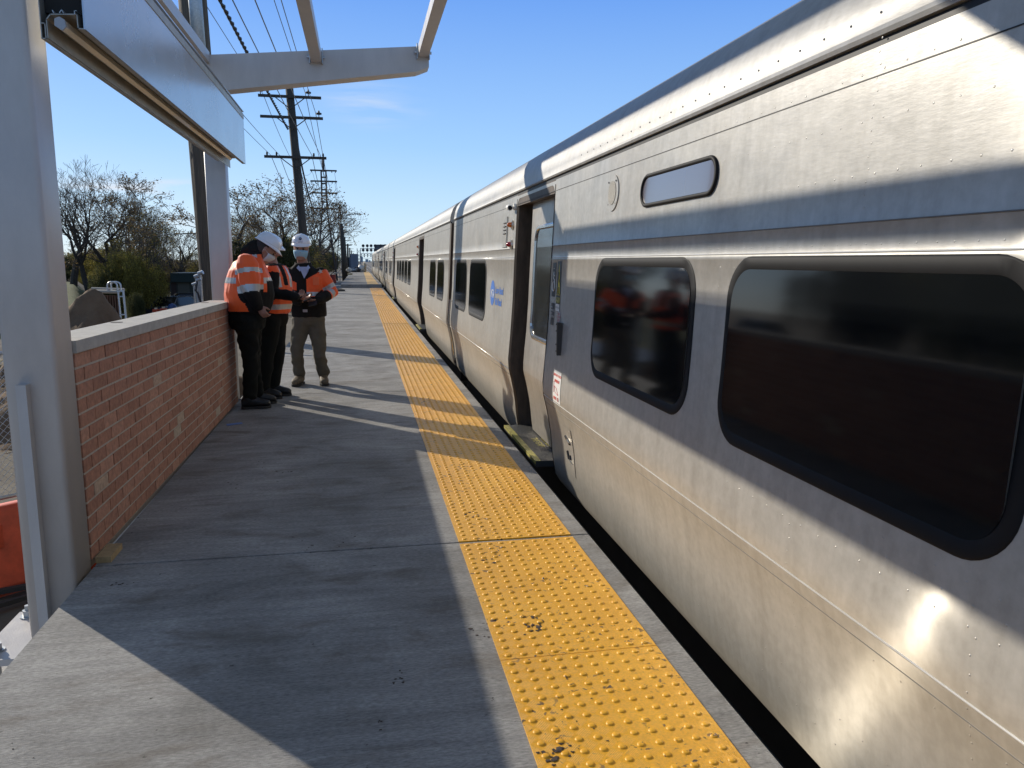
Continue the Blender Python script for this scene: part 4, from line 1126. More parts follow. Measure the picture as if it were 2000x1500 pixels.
# relay house behind the train roofline
p = at(741, 490, 170)
t = thing('signal_house', (p.x, 172, G), 'dark signal cabin above the far end of the train roof', 'signal cabin')
bm = new_bm(); box(bm, (p.x-1.0, 171, 1.8), (p.x+2.6, 173.5, 4.9)); obj('cabin', bm, mat('dark_cabin', (.08, .085, .09), .7), t)
bm = new_bm()
for xx in (p.x-.9, p.x+2.5):
    for yy in (171.1, 173.4): box(bm, (xx-.08, yy-.08, G), (xx+.08, yy+.08, 1.8))
obj('support_frame', bm, M_gant, t)

# ---------------------------------------------------------------- vegetation
M_bark = mat('bark', (.06, .05, .042), .95, var=.3, vs=8); M_twig = mat('twig', (.10, .08, .065), .95)
def leafmat(name, c1, c2, c3):
    m = bpy.data.materials.new(name); m.use_nodes = True; t = m.node_tree; b = t.nodes['Principled BSDF']
    oi = nd(t, 'ShaderNodeNewGeometry'); r = nd(t, 'ShaderNodeValToRGB'); cr = r.color_ramp
    cr.elements[0].color = (*c1, 1); cr.elements[1].color = (*c3, 1); e = cr.elements.new(.55); e.color = (*c2, 1)
    t.links.new(oi.outputs['Random Per Island'], r.inputs[0]); t.links.new(r.outputs[0], b.inputs['Base Color'])
    b.inputs['Roughness'].default_value = .7; b.inputs['Specular IOR Level'].default_value = .25
    tr = nd(t, 'ShaderNodeBsdfTranslucent'); t.links.new(r.outputs[0], tr.inputs[0]); mx = nd(t, 'ShaderNodeMixShader'); mx.inputs[0].default_value = .35
    t.links.new(b.outputs[0], mx.inputs[1]); t.links.new(tr.outputs[0], mx.inputs[2])
    t.links.new(mx.outputs[0], t.nodes['Material Output'].inputs[0]); return m
M_leafy = leafmat('autumn_leaves', (.12, .10, .035), (.24, .20, .05), (.42, .35, .07))
M_leafo = leafmat('brown_leaves', (.09, .065, .035), (.17, .12, .055), (.28, .20, .09))
M_leafg = leafmat('dark_leaves', (.035, .042, .022), (.07, .08, .032), (.18, .165, .055))
def tree_proto(seed, H, kind):
    """unit: metres, base at origin. returns (trunk mesh, crown mesh)"""
    rnd = random.Random(seed); tb, cb = new_bm(), new_bm(); tips = []
    def rv(): return Vector((rnd.gauss(0, 1), rnd.gauss(0, 1), rnd.gauss(0, 1))).normalized()
    P = {'bare': dict(first=.26, spread=.62, up=.10, leaf=0, depth=6), 'semi': dict(first=.22, spread=.7, up=.06, leaf=6500, depth=6),
         'tall': dict(first=.36, spread=.55, up=.08, leaf=0, depth=6), 'vase': dict(first=.14, spread=.42, up=.10, leaf=0, depth=6), 'bush': dict(first=.06, spread=.9, up=.05, leaf=65000, depth=5)}[kind]
    def grow(p, d, L, r, dep):
        n = 3; pts = [p]; rr = [r]; q = p
        for i in range(n):
            d = (d + rv()*.16 + Vector((0, 0, P['up']*(.5 if dep > 3 else 1)))).normalized(); q = q + d*(L/n); pts.append(q); rr.append(r*(1-.32*(i+1)/n))
        rr = [max(q_, .0085) for q_ in rr]
        tube(tb if dep <= 2 else cb, pts, rr, 7 if dep == 0 else (5 if dep <= 2 else 3), cap=False, mi=0)
        if dep >= P['depth']: tips.append(q); return
        if dep >= 3: tips.append(q)
        k = rnd.choice((2, 3, 3)) if dep else rnd.choice((3, 4))
        for j in range(k):
            ax = rv(); nd_ = (d + (ax - d*ax.dot(d)).normalized()*P['spread']*(rnd.uniform(.6, 1.25))).normalized()
            grow(q, nd_, L*rnd.uniform(.62, .84), rr[-1]*rnd.uniform(.58, .76), dep+1)
        if dep and dep < 4:      # side shoots
            for j in range(2):
                m = pts[rnd.choice((1, 2))]; ax = rv(); nd_ = (d+(ax-d*ax.dot(d)).normalized()*1.0).normalized()
                grow(m, nd_, L*.55, rr[2]*.5, dep+2)
    if kind == 'bush':
        for j in range(5):
            a = rnd.uniform(0, 6.28); grow(Vector((math.cos(a)*.25, math.sin(a)*.25, 0)), Vector((math.cos(a)*.35, math.sin(a)*.35, 1)).normalized(), H*.26, H*.012, 1)
    else: grow(Vector((0, 0, 0)), Vector((0, 0, 1)), H*P['first'], H*.026, 0)
    zmax = max(v.z for v in tips)
    if P['leaf']:
        for i in range(P['leaf']):
            c = rnd.choice(tips); c = c + rv()*rnd.uniform(.02, H*(.055 if kind == 'bush' else .022))
            if kind == 'bush': c.z = max(.1, c.z - rnd.random()**2*H*.3)
            s = rnd.uniform(.045, .10)*(1 if kind == 'bush' else .46); a = rv(); b = a.cross(rv()).normalized()
            f = cb.faces.new([cb.verts.new(c+a*s), cb.verts.new(c+b*s*.7), cb.verts.new(c-a*s), cb.verts.new(c-b*s*.7)]); f.material_index = 1
    f = H/zmax
    out = []
    for bm_ in (tb, cb):
        me = bpy.data.meshes.new('m'); bm_.to_mesh(me); bm_.free(); me.transform(Matrix.Scale(f, 4) @ Matrix.Diagonal((.62, .62, 1, 1) if kind == 'bush' else (1, 1, 1, 1))); out.append(me)
    return out
PRO = {}
def proto_tree(key):
    if key in PRO: return PRO[key]
    kind, seed, lm = {'tall': ('tall', 31, M_leafy), 'bareA': ('bare', 3, M_leafy), 'bareB': ('bare', 12, M_leafy), 'vase': ('vase', 5, M_leafy), 'semiA': ('semi', 8, M_leafy), 'semiB': ('semi', 21, M_leafo),
                      'bushY': ('bush', 4, M_leafy), 'bushG': ('bush', 9, M_leafg), 'bushO': ('bush', 15, M_leafo)}[key]
    a, b = tree_proto(seed, 10, kind); a.materials.append(M_bark); b.materials.append(M_twig); b.materials.append(lm); PRO[key] = (a, b); return PRO[key]
def tree(key, px, Y, py_top, label, wide=1.0, group='trees beyond the construction site', x=None, H=None, rot=None, name=None):
    if 'wide half-bare' in label: rot = 2.2
    if x is None: x = at(px, 500, Y).x
    if key[:4] != 'bush' and H is None: py_top = 513-(513-py_top)*1.13
    z = gz(x, Y)-.1; H = H or (at(px, py_top, Y).z - z); s = H/10
    nm = name or ('shrub' if key.startswith('bush') else 'tree')
    t = thing(nm, (x, Y, z), label, 'shrub' if nm == 'shrub' else 'tree', group); t.scale = (s*wide, s*wide, s); t.rotation_euler = (0, 0, rot if rot is not None else random.uniform(0, 6.28))
    a, b = proto_tree(key)
    for n, me in (('trunk', a), ('crown', b)):
        o = bpy.data.objects.new(n, me); COL.objects.link(o); o.parent = t
    return t
random.seed(3)
T = [('bareA', 300, 80, 452, 'small bare tree between the shrubs and the shed', 1.0), ('bareB', 226, 82, 392, 'grey bare tree behind the thin-leaved one', 1.0), ('semiA', 465, 66, 425, 'sparse yellow tree just right of the far column', 1.0), ('bareA', 548, 72, 388, 'tangled bare tree right of the wide half-bare one', 1.0),
     ('tall', 168, 62, 336, 'tallest bare tree, its straight dark trunk right behind the dirt mound', 1.25), ('bareB', 138, 64, 345, 'bare forked tree left of the tallest one, half hidden by the near column', 1.0),
     ('semiB', 212, 64, 358, 'tall thin-leaved tree just right of the tallest bare one', 1.25), ('bareA', 240, 75, 400, 'bare tree with tangled dark branches behind the thin-leaved one', 1.1),
     ('semiA', 262, 60, 415, 'yellow-leaved tree above the steel trench box', .8), ('semiB', 282, 66, 432, 'brown-leaved tree right of the yellow-leaved one', .6), ('bareB', 308, 76, 446, 'slender bare tree rising above the yellow shrubs', .8),
     ('vase', 358, 88, 446, 'bare vase-shaped tree fanning out above the dark green shed', 1.25), ('semiA', 392, 84, 480, 'low yellowish tree behind the weathered pole and green shed', 1.2),
     ('semiB', 528, 50, 352, 'wide half-bare tree between the far column and the tall pole', 1.55), ('bareA', 612, 100, 402, 'bare tree just right of the tall wooden pole', 1.2), ('semiB', 488, 58, 420, 'half-bare tree right beside the far column', 1.0),
     ('bareB', 570, 62, 410, 'bare tree directly behind the tall wooden pole', 1.0), ('semiA', 641, 215, 462, 'thin tree behind the nearer lattice pole', 1.1)]
for k, px, Y, pt, lab, w in T: tree(k, px, Y, pt, lab, w)
S = [('bushY', 150, 92, 490, 'far yellowish shrub left of the tallest trunk', 2.2), ('bushO', 188, 96, 484, 'far brown shrub right of the tallest trunk', 2.2), ('bushY', 216, 88, 478, 'tall yellow shrub under the thin-leaved tree', 1.5), ('bushG', 118, 84, 500, 'far dark shrub beside the near column', 1.8), ('bushO', 325, 110, 496, 'far brown shrub left of the shed roof', 1.6), ('bushO', 300, 90, 486, 'brown shrub under the slender bare tree', 1.2), ('bushO', 360, 120, 500, 'far brown shrub above the shed roof', 1.8),
     ('bushG', 122, 70, 530, 'dark shrub behind the near column above the dirt', 1.5), ('bushY', 196, 78, 525, 'yellow shrub behind the dirt mound', 1.5), ('bushG', 222, 56, 520, 'dark shrub behind the trench box hoop', .9), ('bushY', 240, 56, 488, 'olive shrub with yellow tips right of the trench box', 1.1),
     ('bushO', 262, 58, 492, 'tall brown shrub left of the traffic drums', 1.1), ('bushY', 282, 62, 508, 'sunlit yellow shrub behind the traffic drums', .75), ('bushG', 300, 72, 520, 'dark shrub to the left of the green shed', .6), ('bushG', 252, 50, 572, 'low dark shrub on the slope beside the blue sheet', .8),
     ('bushY', 398, 92, 508, 'yellow-green shrub right of the green shed', 1.3),
     ('bushG', 470, 50, 470, 'dark evergreen shrub right beside the far column', 1.0), ('bushY', 500, 54, 462, 'olive shrub behind the leftmost worker', 1.1), ('bushG', 535, 50, 458, 'dark evergreen shrub between the two white helmets', 1.1), ('bushY', 560, 56, 460, 'olive evergreen shrub left of the tall pole', 1.1), ('bushG', 592, 84, 470, 'dark evergreen shrub right of the masked worker', 1.0), ('bushG', 628, 140, 480, 'dark shrub at the foot of the nearer lattice pole', 1.0),
     ('bushG', 655, 260, 492, 'far dark shrub left of the bare dark pole', 1.2), ('bushO', 643, 200, 488, 'dark shrub between the lattice pole and the bare pole', 1.1)]
for k, px, Y, pt, lab, w in S: tree(k, px, Y, pt, lab, w, 'shrubs and undergrowth beside the railway')
random.seed(9)
k = 0
for Y in (150, 190, 235, 290, 350, 430, 520):
    for side, x in ((-1, -8.5-Y*.018), (1, 17+Y*.02)):
        tree('bushG' if k % 2 else 'bushO', 0, Y, 0, ('far dark tree left of the tracks', 'far dark tree right of the tracks beyond the train')[side > 0]+', row %s' % ('one', 'two', 'three', 'four', 'five', 'six', 'seven')[k//2], 1.1, 'distant trees lining the railway', x=x, H=6.5+random.random()*1.5, name='distant_tree'); k += 1
# unseen trees added left of the frame for the train sides to mirror
for i, (x, y, H) in enumerate(((-24, 4, 8), (-26, 12, 9.5), (-25, 21, 8.5), (-27, 31, 9), (-26, -6, 8), (-28, 42, 9))):
    tree(('bushY', 'bushG', 'bushO')[i % 3], 0, y, 0, 'unseen tree added left of the view, %s of the row' % ('second', 'third', 'fourth', 'fifth', 'first', 'sixth')[i], 1.4, 'unseen trees added for reflections', x=x, H=H, name='tree')

# ---------------------------------------------------------------- construction site on the left
M_soil = mat('dark_soil', (.12, .072, .038), .95, col2=(.20, .13, .075), vs=3, bump=1, bs=22)
def mound(cx, cy, rx, ry, h, seed, name, label, m=M_soil, pw=1.15):
    bm = new_bm(); n = 90; V = []
    for j in range(n):
        row = []
        for i in range(n):
            x = (i/(n-1)*2-1); y = (j/(n-1)*2-1); d = math.hypot(x, y)
            z = h*(max(0, 1-d)**pw*.75+.25*math.exp(-d*d*7)*(1-d if d < 1 else 0)*1.6)*.92; nn = (mnoise.noise(Vector((x*2.2+seed, y*2.2, seed)))*.34+mnoise.noise(Vector((x*4.4+seed, y*4.4, seed)))*.22)*h*max(0, 1-d) + mnoise.noise(Vector((x*8, y*8, seed)))*.12*h*(1 if d < 1 else 0) + mnoise.noise(Vector((x*28, y*24, seed)))*.05*h*(1 if d < 1 else 0)
            row.append(bm.verts.new((cx+x*rx, cy+y*ry, G-.12+z+nn)))
        V.append(row)
    for a, b in zip(V, V[1:]):
        for i in range(n-1): bm.faces.new((a[i], a[i+1], b[i+1], b[i]))
    return tag(obj(name, bm, m, smooth=True), label, 'dirt mound', 'heaps of dug-out earth on the site')
pk = at(172, 573, 15.5)
mound(pk.x+.28, 15.5, 4.3, 3.4, 2.05, 1.3, 'dirt_mound', 'big dark mound of earth behind the brick wall')
mound(at(120, 590, 21).x, 21, 3.4, 3.0, 1.15, 4.2, 'dirt_mound', 'sunlit tan earth ridge behind the big dark mound', mat('tan_soil', (.17, .135, .08), .95, col2=(.24, .2, .12), vs=3, bump=1, bs=20))
# trench shoring: corrugated brown sheets
YT = 22.0
xa, xb = at(186, 570, YT).x, at(232, 570, YT).x; zt_ = at(210, 570, YT).z
tb_ = thing('trench_shoring', ((xa+xb)/2, YT, G), 'brown corrugated steel trench shoring with a white ladder frame, right of the dirt mound', 'trench shoring')
bm = new_bm(); pr = []
n = 7; w = (xb-xa)/n
for i in range(n):
    x = xa+i*w; pr += [(x, YT+.5-i*.07), (x+w*.36, YT+.5-i*.07), (x+w*.5, YT+.36-i*.07), (x+w*.86, YT+.36-i*.07)]
pr.append((xb, YT+.02))
A = [bm.verts.new((x, y, G-.2)) for x, y in pr]; B = [bm.verts.new((x, y, zt_-.1)) for x, y in pr]
for i in range(len(pr)-1): bm.faces.new((A[i], A[i+1], B[i+1], B[i]))
obj('sheet_piling', bm, mat('rust_brown_sheet', (.16, .085, .05), .8, var=.35, vs=5, vstretch=(1, 1, .3)), tb_)
bm = new_bm(); tube(bm, [(xa-.2, YT+.3, zt_), (xb+.02, YT-.05, zt_)], .05, 8); tube(bm, [(xa-.3, YT+.7, zt_+.06), (xb, YT+.5, zt_+.04)], .04, 8); obj('top_rail', bm, mat('pale_pipe', (.42, .37, .3), .7), tb_)
for k, dx in enumerate((0, .10)):
    hx = at(217, 560, YT).x+dx*.6; bm = new_bm(); P = [(hx-.13+dx*.2, YT+.1+dx, zt_)]
    for a in range(180, -1, -20): P.append((hx+.12*math.cos(R_(a)), YT+.1+dx, zt_+.16+.10*math.sin(R_(a))))
    P.append((hx+.13, YT+.1+dx, zt_)); tube(bm, P, .022, 8); obj('guard_hoop', bm, mat('white_metal', (.55, .57, .58), .4, .4), tb_)
x1_, x2_ = at(233, 570, YT).x, at(243, 570, YT).x
bm = new_bm()
tube(bm, [(x1_, YT-.1, zt_+.02), (x1_+.06, YT-.15, G)], .022, 6); tube(bm, [(x2_, YT-.1, zt_+.05), (x2_+.07, YT-.15, G)], .028, 6)
for z in (zt_+.02, zt_-.12, zt_-.6, zt_-.9): tube(bm, [(x1_+.01, YT-.1, z), (x2_+.02, YT-.1, z)], .018, 6)
obj('ladder_frame', bm, mat('white_metal', (.55, .57, .58), .4, .4), tb_)
sc_ = at(262, 607, 24)
bm = new_bm(); obox(bm, (sc_.x+.2, 25, G+.35), (1.1, .6, 0), (-.3, 1.6, .12), (0, 0, .03)); tag(obj('steel_sheet', bm, mat('blue_grey_sheet', (.16, .21, .29), .45, .3)), 'flat blue-grey sheet lying right of the white ladder frame', 'sheet')
# grass slope
bm = new_bm(); V = []
for j in range(24):
    row = []
    for i in range(24):
        y = 30+j*1.6; r = -.43+.12*i/23; x = r*y; z = gz(x, y)+.15*math.sin(math.pi*i/23)*min(1, j/5)+.1*mnoise.noise(Vector((x, y, 1))); row.append(bm.verts.new((x, y, z)))
    V.append(row)
for a, b in zip(V, V[1:]):
    for i in range(23): bm.faces.new((a[i], a[i+1], b[i+1], b[i]))
struct('embankment', bm, M_grass, True)
# shed
YS = 68.0; xs0, xs1 = at(331, 545, YS).x, at(384, 545, YS).x; zr = at(350, 533, YS).z; zb_ = gz(-16, YS)
sh = thing('green_shed', ((xs0+xs1)/2, YS, zb_), 'dark green shed with a deep green roof band beneath the vase-shaped tree', 'shed')
bm = new_bm(); box(bm, (xs0, YS, zb_), (xs1, YS+4, zr-.7)); obj('wall', bm, mat('shed_green_grey', (.045, .06, .055), .8, var=.15), sh)
bm = new_bm(); box(bm, (xs0+.15, YS-.35, zr-.75), (xs1+.3, YS+4.2, zr)); bevel(bm, .05); obj('roof', bm, mat('shed_roof_green', (.012, .035, .038), .6), sh)
bm = new_bm(); box(bm, (xs0+.1, YS-.03, zb_), (xs0+.5, YS-.005, zr-.78)); obj('door', bm, mat('shed_door', (.035, .025, .025), .7), sh)
bm = new_bm(); box(bm, (xs0+.62, YS-.02, zb_), (xs1-.6, YS-.004, zr-.8)); obj('shutter', bm, mat('shed_shutter', (.09, .10, .085), .7, var=.1), sh)
# vehicles
M_tyre = mat('tyre', (.02, .02, .02), .9)
def vehicle(name, cat, c, yaw, body, label, L=4.5, Wd=1.8, H=1.45, truck=False):
    c = Vector(c); t = thing(name, c, label, cat); M = Matrix.Translation(c) @ Matrix.Rotation(yaw, 4, 'Z')
    def T_(bm): bmesh.ops.transform(bm, matrix=M, verts=bm.verts); return bm
    h = H
    prof = ([(-L/2, .35), (-L/2, .72), (-L/2+.1, .80), (-L/2+.85, .88), (L/2-.55, .90), (L/2-.05, .78), (L/2, .4)] if not truck else
            [(-L/2, .5), (-L/2, .95), (-L/2+.1, 1.05), (-.1, 1.08), (L/2-.4, 1.08), (L/2, 1.0), (L/2, .5)])
    bm = new_bm(); loft(bm, [[Vector((x, y, z)) for x, z in prof] for y in (-Wd/2, Wd/2)]); bevel(bm, .06, 2, 25); obj('body', T_(bm), body, t, True)
    cab = ([(-L/2+.75, .88), (-L/2+1.45, h), (L/2-1.35, h), (L/2-.6, .89)] if not truck else [(-L/2+.9, 1.06), (-L/2+1.5, h), (.35, h), (.5, 1.06)])
    bm = new_bm(); R = []
    for y, s in ((-Wd/2+.04, 0), (-Wd/2+.20, 1), (Wd/2-.20, 1), (Wd/2-.04, 0)): pass
    lo = [Vector((x, sy*(Wd/2-.06), cab[0][1])) for sy in (-1, 1) for x in (cab[0][0], cab[3][0])]
    b0 = [Vector((cab[0][0], -Wd/2+.06, cab[0][1])), Vector((cab[3][0], -Wd/2+.06, cab[0][1])), Vector((cab[3][0], Wd/2-.06, cab[0][1])), Vector((cab[0][0], Wd/2-.06, cab[0][1]))]
    b1_ = [Vector((cab[1][0], -Wd/2+.22, h)), Vector((cab[2][0], -Wd/2+.22, h)), Vector((cab[2][0], Wd/2-.22, h)), Vector((cab[1][0], Wd/2-.22, h))]
    loft(bm, [b0, b1_]); obj('cabin_glass', T_(bm), M_glass, t)
    bm = new_bm(); loft(bm, [[v+Vector((0, 0, .002)) for v in b1_], [v*1+Vector((0, 0, .05)) for v in b1_]])
    for a, b in zip(b0, b1_): tube(bm, [a, b], .035, 5)
    obj('roof', T_(bm), body, t)
    for x in (-L/2+.85, L/2-.85):
        for y in (-Wd/2+.1, Wd/2-.1):
            bm = new_bm(); tube(bm, [(x, y-.1, .33), (x, y+.1, .33)], .33, 18); w_ = obj('wheel', T_(bm), M_tyre, t)
            bm = new_bm(); tube(bm, [(x, y-.105, .33), (x, y+.105, .33)], .18, 14); obj('rim', T_(bm), M_galv, w_)
    for y in (-Wd/2+.3, Wd/2-.3):
        bm = new_bm(); box(bm, (-L/2-.012, y-.16, .58 if not truck else .78), (-L/2+.02, y+.16, .72 if not truck else .92)); obj('headlight', T_(bm), M_white, t)
    return t
def gpt(px, Y): x = at(px, 580, Y).x; return (x, Y, gz(x, Y))
vehicle('parked_car', 'car', gpt(343, 57), R_(250), mat('dark_blue_car', (.03, .04, .06), .3, .3, coat=1), 'dark blue-grey car parked in front of the green shed')
vehicle('parked_car', 'car', gpt(372, 63), R_(200), mat('black_car', (.015, .016, .018), .25, .2, coat=1), 'black car with a shining roof at the right corner of the green shed')
vehicle('pickup_truck', 'truck', (-17.2, 35.5, gz(-17, 35)), R_(-20), mat('white_truck', (.6, .63, .66), .35, coat=1), 'white pickup truck glimpsed at the left picture edge behind the near column', 5.2, 1.9, 1.85, True)
M_orange = mat('traffic_orange', (.62, .07, .02), .5); M_wrefl = mat('white_band', (.7, .7, .7), .4)
def drum(px, Y, label):
    x, y, z = gpt(px, Y); t = thing('traffic_drum', (x, y, z), label, 'traffic drum', 'orange and white traffic drums')
    for k in range(5):
        bm = new_bm(); r0 = .30-.018*k; r1 = r0-.012; tube(bm, [(x, y, z+.18*k), (x, y, z+.18*k+.179)], [r0, r1], 18); obj('drum_body' if k % 2 == 0 else 'reflective_band', bm, M_orange if k % 2 == 0 else M_wrefl, t)
    bm = new_bm(); tube(bm, [(x, y, z), (x, y, z+.05)], .38, 18); obj('rubber_base', bm, M_tyre, t)
    bm = new_bm(); tube(bm, [(x, y, z+.9), (x, y, z+1.0)], .10, 8); obj('handle', bm, mat('cream_light', (.7, .6, .4), .5), t)
drum(303, 52, 'left one of two orange and white drums behind the wall'); drum(318, 53, 'right one of two orange and white drums behind the wall')
x, y, z = gpt(349, 56)
bm = new_bm(); tube(bm, [(x, y, z), (x, y, z+.03), (x, y, z+.75)], [.2, .15, .03], 12); tag(obj('traffic_cone', bm, mat('cone_pink', (.75, .18, .12), .5)), 'small orange cone right of the lumber pile behind the wall', 'traffic cone')
t = thing('lumber_pile', gpt(337, 57), 'untidy pile of pale timber and orange netting right of the drums', 'lumber pile')
x, y, z = gpt(337, 57)
for k in range(7):
    bm = new_bm(); a = R_(random.uniform(-12, 12)+8); obox(bm, (x+random.uniform(-.3, .3), y+random.uniform(-.3, .3), z+.1+k*.12), (math.cos(a)*random.uniform(.6, 1.1), math.sin(a)*.8, random.uniform(-.1, .15)), (0, .1, 0), (0, 0, .04)); obj('plank', bm, (mat('pale_timber', (.48, .42, .30), .8), M_orange)[k == 3], t)
bm = new_bm(); x, y, z = gpt(335, 55); sphere(bm, (x, y, z+.75), .3, 14, 10, (1, 1, 1.2)); tube(bm, [(x, y, z), (x, y, z+.7)], [.3, .3], 14); tag(obj('blue_placeholder', bm, mat('blue_plastic', (.03, .07, .2), .3), smooth=True), 'small blue rounded tank above the lumber pile', 'placeholder')  # made-up blue rounded shape standing in for a low worker's helmet
# pipe risers near the pole
YR = 14.0
rs = thing('pipe_riser', (at(386, 560, YR).x, YR, gz(-3, YR)), 'cluster of grey pipes with a black hose standing left of the weathered pole', 'pipe cluster')
for px, pt, r in ((379, 556, .016), (383.5, 541, .022), (387.5, 548, .018), (391, 535, .025)):
    p = at(px, pt, YR); bm = new_bm(); tube(bm, [(p.x, YR, G-.1), (p.x, YR, p.z)], r, 8); tube(bm, [(p.x-.03, YR, p.z), (p.x+.05, YR-.02, p.z+.03)], r*1.5, 8); obj('pipe', bm, M_galv, rs)
a, b = at(385, 545, YR), at(391, 585, YR); bm = new_bm()
tube(bm, [a, a+Vector((-.02, -.05, -.2)), a.lerp(b, .5)+Vector((-.05, -.05, 0)), b+Vector((-.02, -.04, .1)), b+Vector((.02, -.02, -.1)), b+Vector((.02, 0, -.9))], .016, 8); obj('hose', bm, M_wire, rs)

# fence, barrier and slab just left of the platform
M_redb = mat('faded_orange_plastic', (.62, .085, .03), .5, var=.25, vs=5)
q0, q1 = Vector((-2.35, 7.9, 0)), Vector((-4.35, 6.1, 0))
d_ = (q1-q0).normalized(); n_ = Vector((-d_.y, d_.x, 0)); n_ = n_ if n_.y < 0 else -n_
bb = thing('water_barrier', (q0.x, q0.y, G), 'faded orange plastic barrier standing under the chain-link fence by the near column', 'barrier')
bm = new_bm(); pf = [(-.26, 0), (-.26, .12), (-.13, .30), (-.10, .72), (-.05, .76), (.05, .76), (.10, .72), (.13, .30), (.26, .12), (.26, 0)]
rings = []
for s in [0, .04]+[.3*k for k in range(1, 9)]+[2.66, 2.7]:
    sc = .94 if s in (0, 2.7) else 1
    rings.append([q0+d_*s+n_*(u*sc)+Vector((0, 0, G-.02+v*sc)) for u, v in pf])
loft(bm, rings); bevel(bm, .012, 2, 25); obj('shell', bm, M_redb, bb, True)
for s in (.5, 1.35, 2.2):
    bm = new_bm(); c = q0+d_*s+n_*.11; obox(bm, c+Vector((0, 0, G+.5)), d_*.22, n_*.025, Vector((0, 0, .10))); bevel(bm, .012, 2); obj('moulded_panel', bm, M_redb, bb)
bm = new_bm(); c = q0+d_*.28+Vector((0, 0, G+.80)); tube(bm, [c-Vector((0, 0, .06)), c+Vector((0, 0, .03))], .06, 14); obj('fill_cap', bm, mat('red_cap', (.5, .03, .03), .4), bb)
fe = thing('chain_link_fence', (q0.x, q0.y, G), 'galvanised chain-link fence panel at the left edge behind the near column', 'fence')
zb2, zt2 = G+.78, .62
for s in (.02, .18, 1.35, 2.5):
    bm = new_bm(); p = q0+d_*s; tube(bm, [(p.x, p.y, zb2-.1), (p.x, p.y, zt2)], .022, 10); obj('fence_post', bm, M_galv, fe, True)
bm = new_bm()
for z in (zt2, zb2+.02): tube(bm, [q0+d_*0+Vector((0, 0, z)), q0+d_*2.6+Vector((0, 0, z))], .018, 8)
obj('fence_rail', bm, M_galv, fe)
bm = new_bm(); s = 0; L_ = 2.6; Hh = zt2-zb2
k = -Hh
while k < L_:
    for sg in (1, -1):
        a0, a1 = (max(k, 0), min(k+Hh, L_)); 
        if a1 > a0:
            z0 = (a0-k); z1 = (a1-k)
            if sg < 0: z0, z1 = Hh-z0, Hh-z1
            n = max(2, int((a1-a0)/.05)); P = []
            for i in range(n+1):
                u = i/n; P.append(q0+d_*(a0+(a1-a0)*u)+Vector((0, 0, zb2+z0+(z1-z0)*u))+n_*(.004*(1 if i % 2 else -1)))
            tube(bm, P, .0022, 3, cap=False)
    k += .062
obj('wire_mesh', bm, M_galv, fe)
# pier under the near column
bm = new_bm(); box(bm, (-3.6, 1.2, G-.1), (-1.10, 4.03, -.44)); bevel(bm, .02, 2); o = struct('foundation_pier', bm, M_lconc)
bm = new_bm(); tube(bm, [(-1.70, 3.12, -.4395), (-1.70, 3.12, -.436)], .11, 24); tag(obj('sleeve_opening', bm, M_dark), 'dark round sleeve opening in the white pier at the lower left corner', 'opening')
bm = new_bm(); box(bm, (-2.4, 7.3, G-.1), (-1.10, 8.9, -.44)); struct('foundation_pier', bm, M_lconc)
bm = new_bm(); obox(bm, (-2.15, 5.0, G+.30), (.16, .05, .02), (-.05, .14, .06), (0, -.03, .035)); bevel(bm, .006)
tag(obj('wood_block', bm, mat('grey_brown_block', (.26, .20, .14), .85, var=.2, vs=12)), 'short sawn wood block lying on the dark ground left of the near column', 'wood block')
bm = new_bm()
for i in range(9):
    x = -1.9-random.random()*1.3; y = 4.4+random.random()*2.4; a = random.uniform(0, 3.1)
    obox(bm, (x, y, G+.08), (math.cos(a)*.35, math.sin(a)*.35, 0), (0, .03, 0), (0, 0, .02))
tag(obj('scrap_timber', bm, mat('dark_scrap', (.05, .045, .04), .9)), None, None, kind='stuff')
bm = new_bm(); loft(bm, [[q+Vector((0, 0, 0)) for q in (Vector((-15.6+dx, 31.2+dy, z)) for dx, dy, z in ((0, 0, -1.3), (.3*w, .25*w, -1.3), (.2*w, .2*w, -.55), (.08*w, .1*w, -.55)))] for w in (1,)] + [[q+Vector((3.4, 1.4, 0)) for q in (Vector((-15.6+dx, 31.2+dy, z)) for dx, dy, z in ((0, 0, -1.3), (.3, .25, -1.3), (.2, .2, -.55), (.08, .1, -.55)))]])
bm.free()
t_ = thing('concrete_barrier', (-14.6, 32.4, gz(-14.6, 32)), 'pale concrete road barrier at the far left behind the near column', 'concrete barrier')
bm = new_bm(); loft(bm, [[Vector((x, 32.4+u, gz(-14.6, 32)+v)) for u, v in ((-.3, 0), (-.3, .1), (-.12, .35), (-.08, .82), (.08, .82), (.12, .35), (.3, .1), (.3, 0))] for x in (-16.6, -12.9)]); obj('barrier_body', bm, M_lconc, t_)
bm = new_bm()
for z in (-.35, -.1, .15): box(bm, (-17.5, 33.6, z), (-13.2, 33.75, z+.12))
for x in (-17, -15.2, -13.4): box(bm, (x, 33.76, gz(-15, 33)), (x+.1, 33.86, .3))
tag(obj('guard_rail', bm, M_galv), 'horizontal pale rails behind the concrete barrier at the far left', 'rail')
